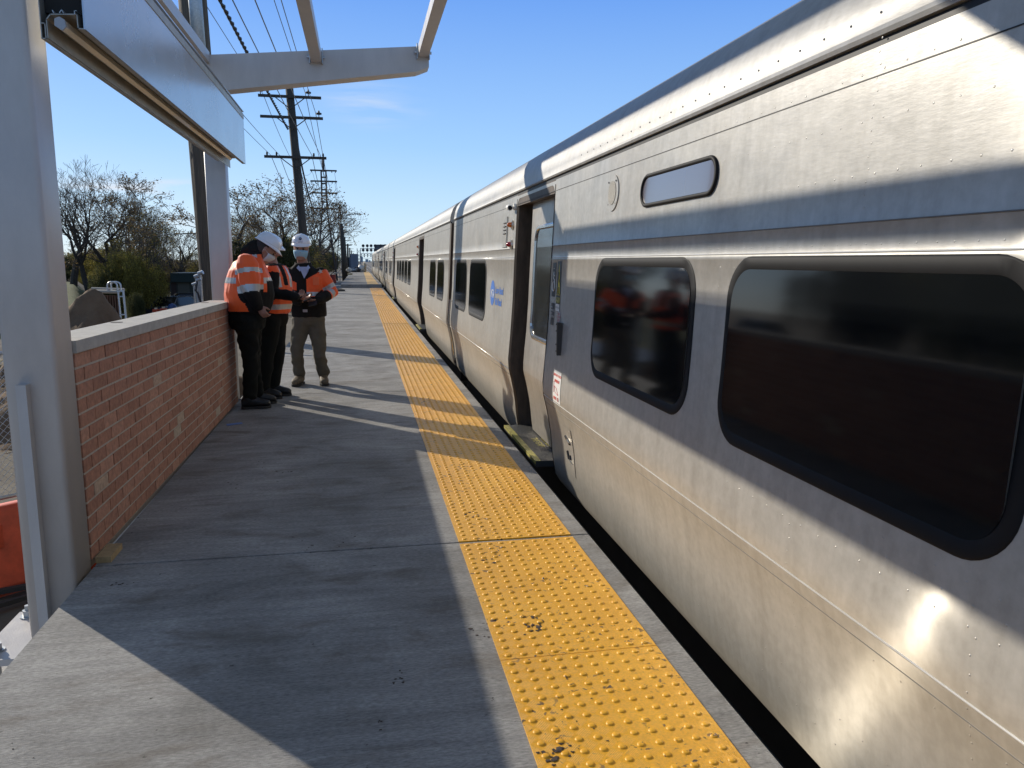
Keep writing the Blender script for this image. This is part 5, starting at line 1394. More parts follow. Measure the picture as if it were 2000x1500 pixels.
# far end of the platform: joists, debris
for i in range(9):
    y = 42.4+i*2.1; bm = new_bm(); box(bm, (-3.6, y, -.42), (-1.08, y+.9, -.12))
    tag(obj('formwork_joist', bm, mat('grey_formwork', (.30, .31, .32), .8, var=.1)), 'grey formwork joist beside the raised slab, '+('nearest', 'second', 'third', 'fourth', 'fifth', 'sixth', 'seventh', 'eighth', 'farthest')[i]+' of the row', 'joist', 'formwork joists left of the raised slab')
bm = new_bm(); p = atz(684, 537, .16); box(bm, (p.x-.25, p.y, .161), (p.x+.2, p.y+.3, .30)); bevel(bm, .02); tag(obj('timber_block', bm, mat('yellowish_timber', (.5, .42, .25), .8)), 'small yellowish block on the left edge of the raised slab', 'block')
bm = new_bm(); p = atz(685, 543.5, .16); box(bm, (p.x-.2, p.y, .161), (p.x+.2, p.y+.5, .175)); tag(obj('deck_opening', bm, M_dark), 'dark slot in the raised slab in front of the yellowish block', 'opening')
random.seed(11)
for i, (px, w, h, m, lab) in enumerate(((706, .5, .9, M_white, 'white wrapped bundle at the far end of the raised slab'), (712, .4, 1.0, mat('cream_sack', (.6, .5, .35), .8), 'cream sack at the far end of the yellow strip'), (682, .6, .5, M_white, 'white bag at the far left corner of the raised slab'), (692, .9, .5, M_galv, 'grey heap of tools on the far slab end'), (699, .8, .6, mat('dark_heap', (.08, .07, .07), .9), 'dark heap left of the white bundle'))):
    p = atz(px, 531.5, .16); bm = new_bm(); sphere(bm, (p.x, p.y, .16+h*.45), .5, 10, 8, (w, .5, h))
    for v in bm.verts: v.co += Vector((mnoise.noise(v.co*4), mnoise.noise(v.co*4+Vector((5, 0, 0))), mnoise.noise(v.co*4+Vector((0, 7, 0)))))*.25
    bm2 = bm; 
    for v in bm2.verts: v.co.z = max(v.co.z, .162)
    tag(obj('site_bundle', bm2, m, smooth=True), lab, 'bundle', 'materials piled on the far slab')
p = at(650, 535, 55); bm = new_bm(); tube(bm, [(p.x, 55, -.4), (p.x, 55, .45)], [.24, .18], 14); tag(obj('red_barrel', bm, mat('dull_red', (.35, .05, .04), .6)), 'dull red barrel standing left of the raised slab joists', 'barrel')
p = at(660, 535, 57); bm = new_bm()
box(bm, (p.x-.3, 57, -.12), (p.x-.24, 57.5, .5)); box(bm, (p.x+.1, 57, -.12), (p.x+.16, 57.5, .5)); box(bm, (p.x-.3, 57, .5), (p.x+.16, 57.5, .56)); tag(obj('white_trestle', bm, M_lconc), 'pale trestle beside the dull red barrel', 'trestle')
p = at(695, 505, 190); bm = new_bm(); box(bm, (p.x-3.5, 190, G), (p.x-.2, 194, 2.2)); box(bm, (p.x-1.2, 188, G), (p.x+.6, 189.5, 3.0)); tag(obj('equipment_hut', bm, mat('blue_grey_hut', (.14, .16, .20), .8)), 'blue-grey equipment huts left of the signal gantry', 'hut')
random.seed(2)
for i in range(16):
    p = atz(655+random.random()*14, 565+random.random()*4, 0); bm = new_bm(); sphere(bm, (p.x, p.y, .03), .05+random.random()*.08, 6, 4, (1.6, 1, .5))
    if i == 0: deb = bpy.data.meshes.new('d')
    b3 = bm
    if i == 0: allb = new_bm()
    me = bpy.data.meshes.new('x'); b3.to_mesh(me); b3.free(); allb.from_mesh(me)
tag(obj('rubble', allb, mat('dark_rubble', (.06, .055, .05), .9)), None, None, kind='stuff')
# distant towers, air haze mixed into their wall colour
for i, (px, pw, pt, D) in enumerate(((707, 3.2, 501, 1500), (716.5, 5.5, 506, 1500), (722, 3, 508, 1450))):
    p = at(px, pt, D); w = pw/1487*D/2; t = thing('distant_tower', (p.x, D, G), ('slim', 'wide', 'low')[i]+' haze-blue tower block on the horizon above the tracks', 'building', 'far tower blocks on the horizon')
    bm = new_bm(); box(bm, (p.x-w, D, G), (p.x+w, D+2*w, p.z)); obj('wall', bm, mat('haze_blue_facade', (.30, .36, .42), .8), t)
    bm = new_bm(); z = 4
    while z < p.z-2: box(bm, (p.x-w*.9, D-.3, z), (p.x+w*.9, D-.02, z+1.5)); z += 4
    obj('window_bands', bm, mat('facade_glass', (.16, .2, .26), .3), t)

# leaf litter and mud on the tiles and the floor
random.seed(21)
allb = new_bm()
for px, py, n, sp, sz in ((920, 1005, 5, .03, .012), (955, 1088, 6, .03, .012), (1042, 1222, 10, .035, .014), (1085, 1472, 14, .025, .015), (1060, 1225, 6, .05, .008), (905, 912, 5, .04, .010), (1100, 1120, 3, .05, .006), (1130, 1400, 4, .08, .006), (940, 1232, 6, .03, .010), (650, 690, 3, .1, .012),
                          (775, 1328, 5, .02, .010), (748, 1405, 3, .015, .010), (500, 905, 3, .05, .010), (560, 920, 3, .04, .012), (470, 950, 3, .06, .010), (600, 1060, 4, .05, .010), (240, 1140, 5, .03, .010), (55, 1460, 3, .05, .006), (690, 1045, 6, .08, .008), (850, 800, 3, .1, .010), (270, 1020, 4, .04, .008)):
    p = atz(px, py, .004)
    for k in range(int(n*1.6)):
        q = Vector((p.x+random.gauss(0, sp*.9), p.y+random.gauss(0, sp*1.3), .005 if X0T < p.x < X1T else .001)); m = len(allb.verts)
        vs = sphere(allb, q, sz*random.uniform(.15, .62), 6, 4, (random.uniform(.7, 1.6), random.uniform(.7, 1.5), .28))
        for v in vs: v.co += Vector((random.uniform(-.3, .3), random.uniform(-.3, .3), 0))*sz; v.co.z = max(v.co.z, q.z)
o = obj('leaf_litter', allb, mat('litter_brown', (.075, .055, .042), .95, var=.4, vs=40)); o['kind'] = 'stuff'
p = atz(311, 0+826, .002); bm = new_bm(); p = atz(458, 828, .002); obox(bm, (p.x, p.y, .0025), (.06, .03, 0), (-.01, .03, 0), (0, 0, .0012))
globals()['tag'](obj('blue_scrap', bm, mat('blue_scrap', (.12, .22, .5), .6)), 'small blue scrap on the floor in front of the boots of the leftmost worker', 'scrap')
# ---------------------------------------------------------------- people
M_skin = mat('skin', (.36, .18, .12), .5, var=.08, vs=20); M_hair = mat('dark_hair', (.03, .022, .018), .7)
M_or = mat('hi_vis_orange', (1.0, .115, .012), .6, var=.06, vs=8, bump=.25, bs=25, sheen=.2)
M_ref = mat('reflective_tape', (.50, .49, .47), .32, .25); M_lime = mat('lime_trim', (.75, .68, .05), .5)
M_bk = mat('black_fabric', (.011, .010, .009), .85, bump=.4, bs=40, spec=.25); M_dktr = mat('dark_trousers', (.010, .011, .009), .9, spec=.2, bump=.5, bs=25)
M_khaki = mat('olive_trousers', (.105, .090, .064), .9, var=.12, vs=12, bump=.5, bs=30); M_shirt = mat('pale_blue_shirt', (.38, .42, .58), .8)
M_boot = mat('black_boot', (.012, .012, .012), .5); M_bootb = mat('brown_boot', (.13, .095, .055), .7, var=.3, vs=30); M_sole = mat('boot_sole', (.03, .028, .025), .8)
M_hat = mat('white_helmet', (.78, .78, .80), .22, coat=.6); M_mask = mat('blue_face_mask', (.30, .52, .66), .8); M_maskw = mat('white_face_mask', (.62, .60, .58), .8)
M_eye = mat('eye', (.05, .035, .03), .25); M_phone = mat('phone', (.03, .03, .035), .2); M_lace = mat('boot_lace', (.3, .22, .12), .8)

def limb(bm, pts, n=14, flat=1.0, side=None):
    """tapered limb through joints: pts = [(Vector, radius)], rounded ends"""
    P = [Vector(p) for p, r in pts]; Rr = [r for p, r in pts]
    # insert rounded caps
    d0 = (P[0]-P[1]).normalized(); d1 = (P[-1]-P[-2]).normalized()
    seq = [(P[0]+d0*Rr[0]*.95, Rr[0]*.25), (P[0]+d0*Rr[0]*.7, Rr[0]*.70)] + list(zip(P, Rr)) + [(P[-1]+d1*Rr[-1]*.7, Rr[-1]*.70), (P[-1]+d1*Rr[-1]*.95, Rr[-1]*.25)]
    rings = []; prev = Vector(side) if side else None
    for i, (p, r) in enumerate(seq):
        d = (seq[min(i+1, len(seq)-1)][0]-seq[max(i-1, 0)][0]).normalized()
        if prev is None: prev = Vector((0, 0, 1)) if abs(d.z) < .9 else Vector((1, 0, 0))
        a = (prev-d*prev.dot(d)).normalized(); prev = a; b = d.cross(a)
        rings.append(ell(p, a*r, b*r*flat, n))
    loft(bm, rings)
def torso(bm, rows, n=24, p=.85):
    """rows: (centre, right half-vector, front half-vector)"""
    c0, a0, b0 = rows[0]; c1, a1, b1 = rows[-1]
    u = (Vector(rows[1][0])-Vector(c0)).normalized(); v = (Vector(c1)-Vector(rows[-2][0])).normalized()
    R = [ell(Vector(c0)-u*.02, Vector(a0)*.7, Vector(b0)*.7, n, p)] + [ell(c, a, b, n, p) for c, a, b in rows] + [ell(Vector(c1)+v*.015, Vector(a1)*.6, Vector(b1)*.6, n, p)]
    loft(bm, R)
def seg_t(p, a, b):
    ab = b-a; t = max(-.2, min(1.2, (p-a).dot(ab)/ab.length_squared)); q = a+ab*max(0, min(1, t)); return (p-q).length, t
def folds(amp, seed, sx=9, sz=5):
    def f(co):
        v = Vector((co.x*sx+seed, co.y*sx, co.z*sz)); n = mnoise.noise(v); m = mnoise.noise(v*2.3+Vector((3, 1, seed)))
        return amp*((1-abs(n)*2)*.7+m*.5-.35)
    return f
def paint(me, mats, fn):
    for m in mats: me.materials.append(m)
    for p in me.polygons: p.material_index = fn(p.center, p.normal)
def part(name, me, parent):
    me.polygons.foreach_set('use_smooth', [True]*len(me.polygons))
    me.name = name; o = bpy.data.objects.new(name, me); COL.objects.link(o); me.transform(Matrix.Translation(-ORG[parent.name])); o.parent = parent; ORG[o.name] = ORG[parent.name]; return o
def frame(fwd, up):
    up = Vector(up).normalized(); f = Vector(fwd); f = (f-up*f.dot(up)).normalized(); r = f.cross(up)
    return r, f, up
def head(bm, c, fwd, up, s=1.0):
    """skull, jaw, nose, ears, brow around head centre c"""
    r, f, u = frame(fwd, up); c = Vector(c)
    rows = [(-.118, .030, .030, .045), (-.105, .045, .050, .032), (-.085, .056, .066, .020), (-.05, .065, .082, .008), (-.01, .071, .092, .0), (.03, .075, .097, -.004), (.07, .072, .092, -.008), (.10, .055, .070, -.010), (.118, .030, .038, -.010)]
    loft(bm, [ell(c+u*(z*s)+f*(off*s), r*(a*s), f*(b*s), 20) for z, a, b, off in rows])
    # nose, brow ridge, ears, cheeks
    loft(bm, [ell(c+u*(.022*s)+f*(.085*s), r*.008*s, f*.012*s, 8), ell(c+u*(-.005*s)+f*(.097*s), r*.011*s, f*.016*s, 8), ell(c+u*(-.028*s)+f*(.103*s), r*.017*s, f*.018*s, 8), ell(c+u*(-.036*s)+f*(.095*s), r*.012*s, f*.010*s, 8)])
    for sg in (-1, 1):
        loft(bm, [ell(c+r*(sg*.070*s)+u*(z*s)-f*.004*s, r*(.012*s), f*(w*s), 8) for z, w in ((-.032, .008), (-.02, .014), (.0, .018), (.018, .020), (.03, .012))])
        loft(bm, [ell(c+r*(sg*(.030+dx)*s)+u*(.034*s)+f*((.088-abs(dx)*.3)*s), u*.007*s, f*.010*s, 6) for dx in (-.018, 0, .018)])
def eyes(parent, c, fwd, up):
    r, f, u = frame(fwd, up)
    for sg in (-1, 1):
        bm = new_bm(); sphere(bm, Vector(c)+r*(sg*.030)+u*.012+f*.081, .0125, 10, 6); obj('eye', bm, M_eye, parent, True)
        bm = new_bm(); loft(bm, [ell(Vector(c)+r*(sg*(.030+dx))+u*(.031-abs(dx)*.15)+f*(.096-abs(dx)*.4), u*.004, f*.004, 6) for dx in (-.017, 0, .017)]); obj('eyebrow', bm, M_hair, parent, True)
def hand(bm, wrist, d, palm_n, curl=.5, s=1.0, thumb=1, open_=.0):
    """palm and five fingers. d: direction of the hand, palm_n: where the palm faces"""
    d = Vector(d).normalized(); nrm = Vector(palm_n); nrm = (nrm-d*nrm.dot(d)).normalized(); side = d.cross(nrm)*thumb
    w = Vector(wrist)
    loft(bm, [ell(w-d*.02, side*.026*s, nrm*.019*s, 12), ell(w+d*.02*s, side*.032*s, nrm*.016*s, 12), ell(w+d*.06*s, side*.040*s, nrm*.014*s, 12), ell(w+d*.088*s, side*.040*s, nrm*.012*s, 12), ell(w+d*.096*s, side*.034*s, nrm*.008*s, 12)])
    L = (.070, .078, .072, .058)
    for i, off in enumerate((.030, .010, -.010, -.029)):
        p = w+d*.088*s+side*off*s; pts = [(p-d*.01, .0088*s)]; a = 0; q = p
        for k, fr in enumerate((.45, .32, .23)):
            a += curl*(.9 if k else .7)+i*.06*curl; q = q+(d*math.cos(a)+nrm*math.sin(a))*L[i]*fr*s; pts.append((q, (.0085-.0012*k)*s))
        limb(bm, pts, 8)
    p = w+d*.025*s+side*.028*s; q = p+(side*.6+d*.7+nrm*.35).normalized()*.04*s; e = q+(d*.8+side*.05+nrm*(.4+curl*.4)).normalized()*.032*s
    limb(bm, [(p, .013*s), (q, .0105*s), (e, .0085*s)], 8)
def helmet(parent, c, fwd, up, label=None, logo=False):
    """white hard hat around crown centre c"""
    r, f, u = frame(fwd, up); c = Vector(c); bm = new_bm()
    rows = [(.0, .112, .135), (.02, .112, .134), (.05, .107, .127), (.08, .094, .110), (.102, .072, .083), (.116, .044, .050), (.121, .018, .02)]
    def rg(z, a, b, k=28):
        out = []
        for i in range(k):
            t = 2*math.pi*i/k; x, y = math.cos(t)*a, math.sin(t)*b
            rid = .006*max(0, 1-abs(x)/.022)*(1 if z > .03 else 0)
            out.append(c+r*x+f*y+u*(z+rid))
        return out
    loft(bm, [rg(*q) for q in rows]); sh = obj('helmet', bm, M_hat, parent, True)
    bm = new_bm(); k = 36; A, B, C_ = [], [], []
    for i in range(k):
        t = 2*math.pi*i/k; front = max(0, math.sin(t))**2; back = max(0, -math.sin(t))**2
        e = .012+.040*front+.004*back; dz = -.012-.010*front
        A.append(bm.verts.new(c+r*math.cos(t)*.110+f*math.sin(t)*.133+u*.010)); B.append(bm.verts.new(c+r*math.cos(t)*(.110+e*.8)+f*math.sin(t)*(.133+e)+u*dz)); C_.append(bm.verts.new(c+r*math.cos(t)*(.107+e*.8)+f*math.sin(t)*(.130+e)+u*(dz-.006)))
    D = [bm.verts.new(c+r*math.cos(2*math.pi*i/k)*.104+f*math.sin(2*math.pi*i/k)*.127+u*.0) for i in range(k)]
    for P, Q in ((A, B), (B, C_), (C_, D)):
        for i in range(k): bm.faces.new((P[i], Q[i], Q[(i+1) % k], P[(i+1) % k]))
    obj('brim', bm, M_hat, sh, True)
    bm = new_bm(); loft(bm, [rg(-.012, .101, .122), rg(.006, .102, .123)]); obj('headband', bm, M_bk, sh)
    if logo:
        def hp(x, z, off=.0015):
            b = .127 if z < .06 else .115; y = math.sqrt(max(0, 1-(x/.108)**2))*(.134-(z*z)*2.6); return c+r*x+f*(y+off)+u*z
        navy = mat('navy_print', (.02, .035, .10), .5)
        bm = new_bm(); ctr = bm.verts.new(hp(0, .072, .004)); ring = [bm.verts.new(hp(.019*math.cos(t), .072+.017*math.sin(t), .004)) for t in [2*math.pi*i/20 for i in range(20)]]
        for i in range(20): bm.faces.new((ctr, ring[i], ring[(i+1) % 20]))
        em = obj('round_emblem', bm, navy, sh)
        for s_, z0, sz in (('Long Island', .038, .0145), ('Rail Road', .024, .0145)):
            me = text_mesh(s_, sz, 'CENTER'); bm = new_bm(); bm.from_mesh(me)
            for v in bm.verts: v.co = hp(v.co.x, z0+v.co.y, .0035)
            obj('lettering', bm, navy, em)
        me = text_mesh('MTA', .014, 'CENTER'); bm = new_bm(); bm.from_mesh(me)
        for v in bm.verts: v.co = hp(v.co.x+.003, .068+v.co.y, .0055)
        obj('lettering', bm, M_hat, em)
    o0 = ORG[parent.name]
    for q in [sh]+list(sh.children_recursive):
        for v in q.data.vertices: v.co = (c-o0)+(v.co-(c-o0))*.90
    return sh
def mask(parent, c, fwd, up, m):
    r, f, u = frame(fwd, up); c = Vector(c); bm = new_bm(); rows = []
    for z, a, fo, w in ((-.108, .040, .046, 1.0), (-.092, .052, .064, 1.05), (-.065, .064, .090, 1.1), (-.038, .071, .109, 1.1), (-.020, .074, .111, 1.1), (-.004, .074, .104, 1.1)):
        row = []
        for k in range(13):
            t = -1.25+2.5*k/12; row.append(bm.verts.new(c+u*(z+.006*math.cos(t*2))+r*(math.sin(t)*(a+.008))+f*(math.cos(t)*fo+.006)))
        rows.append(row)
    for a, b in zip(rows, rows[1:]):
        for k in range(12): bm.faces.new((a[k], a[k+1], b[k+1], b[k]))
    o = obj('face_mask', bm, m, parent, True); md = o.modifiers.new('s', 'SOLIDIFY'); md.thickness = .003
    for sg in (-1, 1):
        bm = new_bm(); tube(bm, [c+r*(sg*.074)+f*.04-u*.012, c+r*(sg*.082)+f*.0+u*.005, c+r*(sg*.082)-f*.015-u*.01], .0015, 4); obj('ear_loop', bm, m, o)
def boot(parent, ankle, d, m, L=.27, lace=False):
    d = Vector(d); d.z = 0; d.normalize(); s = Vector((-d.y, d.x, 0)); a = Vector(ankle); z0 = .004
    b = Vector((a.x, a.y, 0))
    bm = new_bm()
    rows = [(-.085, .036, .075), (-.06, .043, .11), (-.02, .045, .125), (.03, .046, .105), (.08, .050, .082), (.13, .050, .068), (.165, .042, .056), (.185, .022, .040)]
    loft(bm, [[q for q in ell(b+d*x*L/.27+Vector((0, 0, .022+h/2)), s*w, Vector((0, 0, h/2)), 16, .8)] for x, w, h in rows])
    limb(bm, [(b+Vector((0, 0, .08))-d*.02, .052), (a+Vector((0, 0, .05))-d*.015, .055), (a+Vector((0, 0, .09))-d*.01, .058)], 14)
    me = remesh(bm, .009, 2); me.materials.append(m); bo = part('boot', me, parent)
    bm = new_bm(); rr = []
    for z in (z0, .026):
        rr.append([b+d*(x*L/.27)+s*w+Vector((0, 0, z)) for x, w in ((-.088, .02), (-.088, -.02), (-.06, -.044), (.02, -.043), (.09, -.053), (.14, -.052), (.175, -.035), (.19, -.01), (.19, .01), (.175, .035), (.14, .052), (.09, .053), (.02, .043), (-.06, .044))])
    loft(bm, rr); obj('sole', bm, M_sole, bo)
    if lace:
        for k in range(4):
            bm = new_bm(); c = b+d*(.02+.022*k)+Vector((0, 0, .140-.019*k)); tube(bm, [c-s*.03, c+s*.03], .004, 5); obj('lace', bm, M_lace, bo)
    return bo

def person(loc, label):
    return thing('person', loc, label, 'person', 'three rail workers standing in a group on the platform')

# ---- worker facing the camera: open orange and black jacket, olive trousers
Yc = 9.05
def Pc(px, py, dy=0): return at(px, py, Yc+dy)
C_ = person((Pc(606, 750).x, Yc, 0), 'masked worker facing the camera in open orange and black jacket and olive trousers')
fw = Vector((-.12, -1, 0)).normalized(); rt = Vector((1, -.12, 0)).normalized()
HC = Pc(588, 487, -.02); hup = Vector((.04, -.10, 1)); hf = Vector((-.02, -1, -.12))
shL, shR = Pc(561, 537), Pc(627, 536); elL, elR = Pc(553, 574, .02), Pc(649, 571, -.02); wrL, wrR = Pc(583, 590, -.22), Pc(621, 587, -.24)
hpL, hpR = Pc(589, 625), Pc(618, 625); knL, knR = Pc(580, 684, -.09), Pc(624, 684, -.08); anL, anR = Pc(585, 739, 0), Pc(632, 739, 0)
anL.z = anR.z = .085
bm = new_bm(); head(bm, HC, hf, hup, 1.02)
limb(bm, [(HC-Vector((0, -.01, .07)), .055), (Pc(592, 520), .058), (Pc(594, 532), .075)])
torso(bm, [(Pc(603, 616), rt*.14, fw*.09), (Pc(601, 590), rt*.14, fw*.10), (Pc(598, 556), rt*.15, fw*.10), (Pc(595, 534), rt*.15, fw*.08)])
for a, b, c in ((shL, elL, wrL), (shR, elR, wrR)): limb(bm, [(a, .045), (b, .038), (c, .028)], 10)
for a, b, c in ((hpL, knL, anL), (hpR, knR, anR)): limb(bm, [(a, .07), (b, .05), (c, .038)], 10)
dL = (Pc(600, 580, -.30)-wrL); dR = (Pc(600, 588, -.30)-wrR)
hand(bm, wrL, dL, (.2, .3, 1), .55, .98, -1); hand(bm, wrR, dR, (-.4, .2, .7), .7, .98, 1)
me = remesh(bm, .0065, 2); me.materials.append(M_skin); bodyC = part('body', me, C_)
# jacket
bm = new_bm()
torso(bm, [(Pc(604, 617), rt*.195, fw*.135), (Pc(603, 604), rt*.20, fw*.145), (Pc(601, 585), rt*.20, fw*.15), (Pc(598, 565), rt*.205, fw*.145), (Pc(596, 545), rt*.21, fw*.135), (Pc(594, 533), rt*.19, fw*.11), (Pc(592, 522), rt*.12, fw*.095), (Pc(591, 516), rt*.085, fw*.085)])
limb(bm, [(shL, .085), (shL.lerp(elL, .5), .072), (elL, .066), (elL.lerp(wrL, .55), .060), (wrL, .048)])
limb(bm, [(shR, .085), (shR.lerp(elR, .5), .078), (elR, .072), (elR.lerp(wrR, .55), .064), (wrR, .050)])
me = remesh(bm, .009, 2, folds(.010, 2.2))
cN = Pc(594, 540)
def c_rule(p, n):
    dl, tl = seg_t(p, shL, elL); dl2, tl2 = seg_t(p, elL, wrL); dr, tr = seg_t(p, shR, elR); dr2, tr2 = seg_t(p, elR, wrR)
    x = (p-cN).dot(rt); ztop = Pc(594, 520).z; z = p.z
    if dr2 < .085 and tr2 > .08 and dr2 < dr: return 1 if tr2 > .36 else (2 if .12 < tr2 < .30 else 0)
    if dr < .1 and tr > .05 and (x > .17): return 2 if .62 < tr < .82 else 0
    if dl2 < .085 and tl2 > .1 and dl2 < dl: return 1
    if dl < .1 and x < -.17: return 0 if (tl < .25) else 1
    if z > Pc(594, 524).z: return 1
    # body front: wide black open fronts, orange yoke/panel
    if x > .045+.10*max(0, (Pc(594, 560).z-z)/.3)*0 and z < Pc(594, 526).z + .0 and z > Pc(594, 578).z:
        if x < .05 + max(0, (z-Pc(594, 545).z))*1.6: return 1
        return 2 if Pc(594, 577).z < z < Pc(594, 569).z else 0
    if x < -.06 and z > Pc(594, 566).z:
        if x > -.075-max(0, (z-Pc(594, 552).z))*1.6 - max(0, Pc(594, 548).z-z)*-.9: return 1
        return 0 if z < Pc(594, 530).z else 1
    return 1
paint(me, [M_or, M_bk, M_ref], c_rule); jC = part('jacket', me, C_)
# collar, shirt
bm = new_bm(); r_, f_, u_ = rt, fw, Vector((0, 0, 1))
cc = Pc(592, 519); R0 = []
for z, a, b in ((-.045, .125, .115), (-.01, .10, .10), (.03, .094, .092), (.045, .088, .088), (.03, .082, .082), (-.02, .08, .08)):
    row = []
    for k in range(17):
        t = R_(125+290*k/16); row.append(bm.verts.new(cc+u_*(z-.02*max(0, math.sin(t)))+r_*a*math.cos(t)+f_*b*math.sin(t)))
    R0.append(row)
for a, b in zip(R0, R0[1:]):
    for k in range(16): bm.faces.new((a[k], a[k+1], b[k+1], b[k]))
obj('collar', bm, M_bk, jC, True)
bm = new_bm(); V = [Pc(581, 521, -.10), Pc(604, 521, -.10), Pc(602, 530, -.135), Pc(594, 544, -.158), Pc(588, 530, -.138)]
ft = [bm.verts.new(v) for v in V]; bk = [bm.verts.new(v+Vector((0, .03, 0))) for v in V]; bm.faces.new(ft)
for i in range(5): bm.faces.new((ft[i], bk[i], bk[(i+1) % 5], ft[(i+1) % 5]))
sh_ = obj('shirt', bm, M_shirt, C_)
for sg, px in ((-1, 583), (1, 602)):
    bm = new_bm(); a, b, c, d = Pc(px, 518, -.10), Pc(px+sg*4, 523, -.125), Pc(px-sg*3, 530, -.145), Pc(px-sg*5, 524, -.125); bm.faces.new([bm.verts.new(v) for v in (a, b, c, d)]); o = obj('shirt_collar', bm, M_shirt, sh_); o.modifiers.new('s', 'SOLIDIFY').thickness = .004
bm = new_bm(); p = Pc(617, 549, -.17); obox(bm, p, rt*.032, fw*.008, Vector((0, 0, .045))); bevel(bm, .006, 2); obj('chest_pocket', bm, mat('pocket_orange', (.85, .16, .05), .6), jC)
# star patches
def patch(parent, p, nrm, r):
    bm = new_bm(); nrm = Vector(nrm).normalized(); a = Vector((0, 0, 1)); b = nrm.cross(a).normalized(); vs = []
    for k in range(10): q = r*(1 if k % 2 == 0 else .45); t = math.pi*k/5+.3; vs.append(bm.verts.new(p+a*q*math.cos(t)+b*q*math.sin(t)))
    bm.faces.new(vs); o = obj('reflective_patch', bm, M_ref, parent); o.modifiers.new('s', 'SOLIDIFY').thickness = .003
patch(jC, Pc(626, 530, -.135), (.3, -1, .4), .03)
# trousers
bm = new_bm()
torso(bm, [(Pc(604, 634), rt*.155, fw*.11), (Pc(604, 624), rt*.17, fw*.125), (Pc(604, 610), rt*.165, fw*.125), (Pc(604, 602), rt*.15, fw*.115)])
for a, b, c in ((hpL, knL, anL), (hpR, knR, anR)):
    lo = c+Vector((0, 0, .02)); limb(bm, [(a, .104), (a.lerp(b, .5), .094), (b+Vector((0, 0, .03)), .074), (b-Vector((0, 0, .06)), .074), (b.lerp(lo, .55), .066), (lo+Vector((0, 0, .03)), .070), (lo, .062)])
me = remesh(bm, .009, 2, folds(.017, 7.7, 7, 7)); me.materials.append(M_khaki); tC = part('trousers', me, C_)
bm = new_bm(); p = Pc(596, 607, -.15); obox(bm, p, rt*.025, fw*.004, Vector((0, 0, .015))); obj('belt_buckle', bm, M_galv, tC)
boot(C_, anL, (-.25, -1, 0), M_bootb, lace=True); boot(C_, anR, (.12, -1, 0), M_bootb, lace=True)
hair = new_bm(); r, f, u = frame(hf, hup)
loft(hair, [ell(HC+u*z-f*.012, r*a, f*b, 18) for z, a, b in ((-.02, .073, .088), (.03, .080, .098), (.07, .078, .098), (.09, .06, .08))]); 
ho = obj('hair', hair, M_hair, C_, True)
for v in ho.data.vertices:
    w = v.co+ORG[C_.name]-HC
    if w.dot(f) > .02 and w.dot(u) < .062: v.co -= f*.03
eyes(C_, HC, hf, hup); mask(C_, HC, hf, hup, M_mask); helmet(C_, HC+u*.062-f*.004, hf+Vector((0, 0, .0)), hup, logo=True)
bm = new_bm(); p = Pc(601, 581, -.34); obox(bm, p, Vector((.036, -.012, .012)), Vector((.01, .06, .03)), Vector((-.002, -.002, .005))); bevel(bm, .003, 2)
ph_ = tag(obj('phone', bm, M_phone), 'phone in a dark case held between the two right-hand workers', 'phone')
bm = new_bm(); p = Pc(611, 591, -.30); obox(bm, p, Vector((.045, 0, .01)), Vector((0, .05, .03)), Vector((0, -.003, .005))); bevel(bm, .003, 2)
tag(obj('small_tablet', bm, M_phone), 'small dark device resting in the right hand of the masked worker', 'device')

# ---- leftmost worker: side view, big orange jacket, head bent
Ya = 7.68
def Pa(px, py, dy=0): return at(px, py, Ya+dy)
A_ = person((Pa(497, 800).x, Ya, 0), 'leftmost worker in an orange jacket and black trousers, head bent, hand by the hip')
fwA = Vector((.93, .25, 0)).normalized(); sdA = Vector((-.25, .93, 0)).normalized()    # facing right, side away from camera
HA = Pa(517, 489, .02); uA = (Pa(536, 470)-Pa(517, 494)).normalized(); uA = Vector((.55, .12, .83)).normalized(); fA = Vector((.80, .1, -.58))
hpn, hpf = Pa(481, 625, -.10), Pa(487, 625, .10); knn, knf = Pa(489, 700, -.09), Pa(493, 700, .12); ann, anf = Pa(489, 777, -.06), Pa(502, 772, .16)
ann.z = anf.z = .09
shn, shf = Pa(484, 516, -.20), Pa(490, 516, .20); eln, elf = Pa(491, 571, -.24), Pa(496, 568, .25); wrn, wrf = Pa(505, 598, -.20), Pa(502, 592, .24)
bm = new_bm(); head(bm, HA, fA, uA, 1.02)
limb(bm, [(HA-uA*.07, .058), (Pa(499, 500, 0), .062), (Pa(489, 512, 0), .08)])
torso(bm, [(Pa(483, 618), sdA*.15, fwA*.12), (Pa(487, 590), sdA*.15, fwA*.15), (Pa(487, 556), sdA*.16, fwA*.14), (Pa(486, 522), sdA*.16, fwA*.10)])
for a, b, c in ((shn, eln, wrn), (shf, elf, wrf)): limb(bm, [(a, .05), (b, .04), (c, .03)], 10)
for a, b, c in ((hpn, knn, ann), (hpf, knf, anf)): limb(bm, [(a, .075), (b, .055), (c, .04)], 10)
hand(bm, wrn, Vector((.45, -.02, -.75)), (.3, .9, .1), .75, 1.0, 1); hand(bm, wrf, Vector((.5, .1, -.6)), (.2, -.9, .1), .7, 1.0, -1)
me = remesh(bm, .0065, 2); me.materials.append(M_skin); part('body', me, A_)
bm = new_bm()
torso(bm, [(Pa(486, 609), sdA*.20, fwA*.19), (Pa(487, 596), sdA*.215, fwA*.215), (Pa(487, 575), sdA*.22, fwA*.225), (Pa(486, 550), sdA*.23, fwA*.21), (Pa(485, 528), sdA*.225, fwA*.175), (Pa(486, 512), sdA*.19, fwA*.13), (Pa(491, 501), sdA*.12, fwA*.09), (Pa(497, 493), sdA*.085, fwA*.075)])
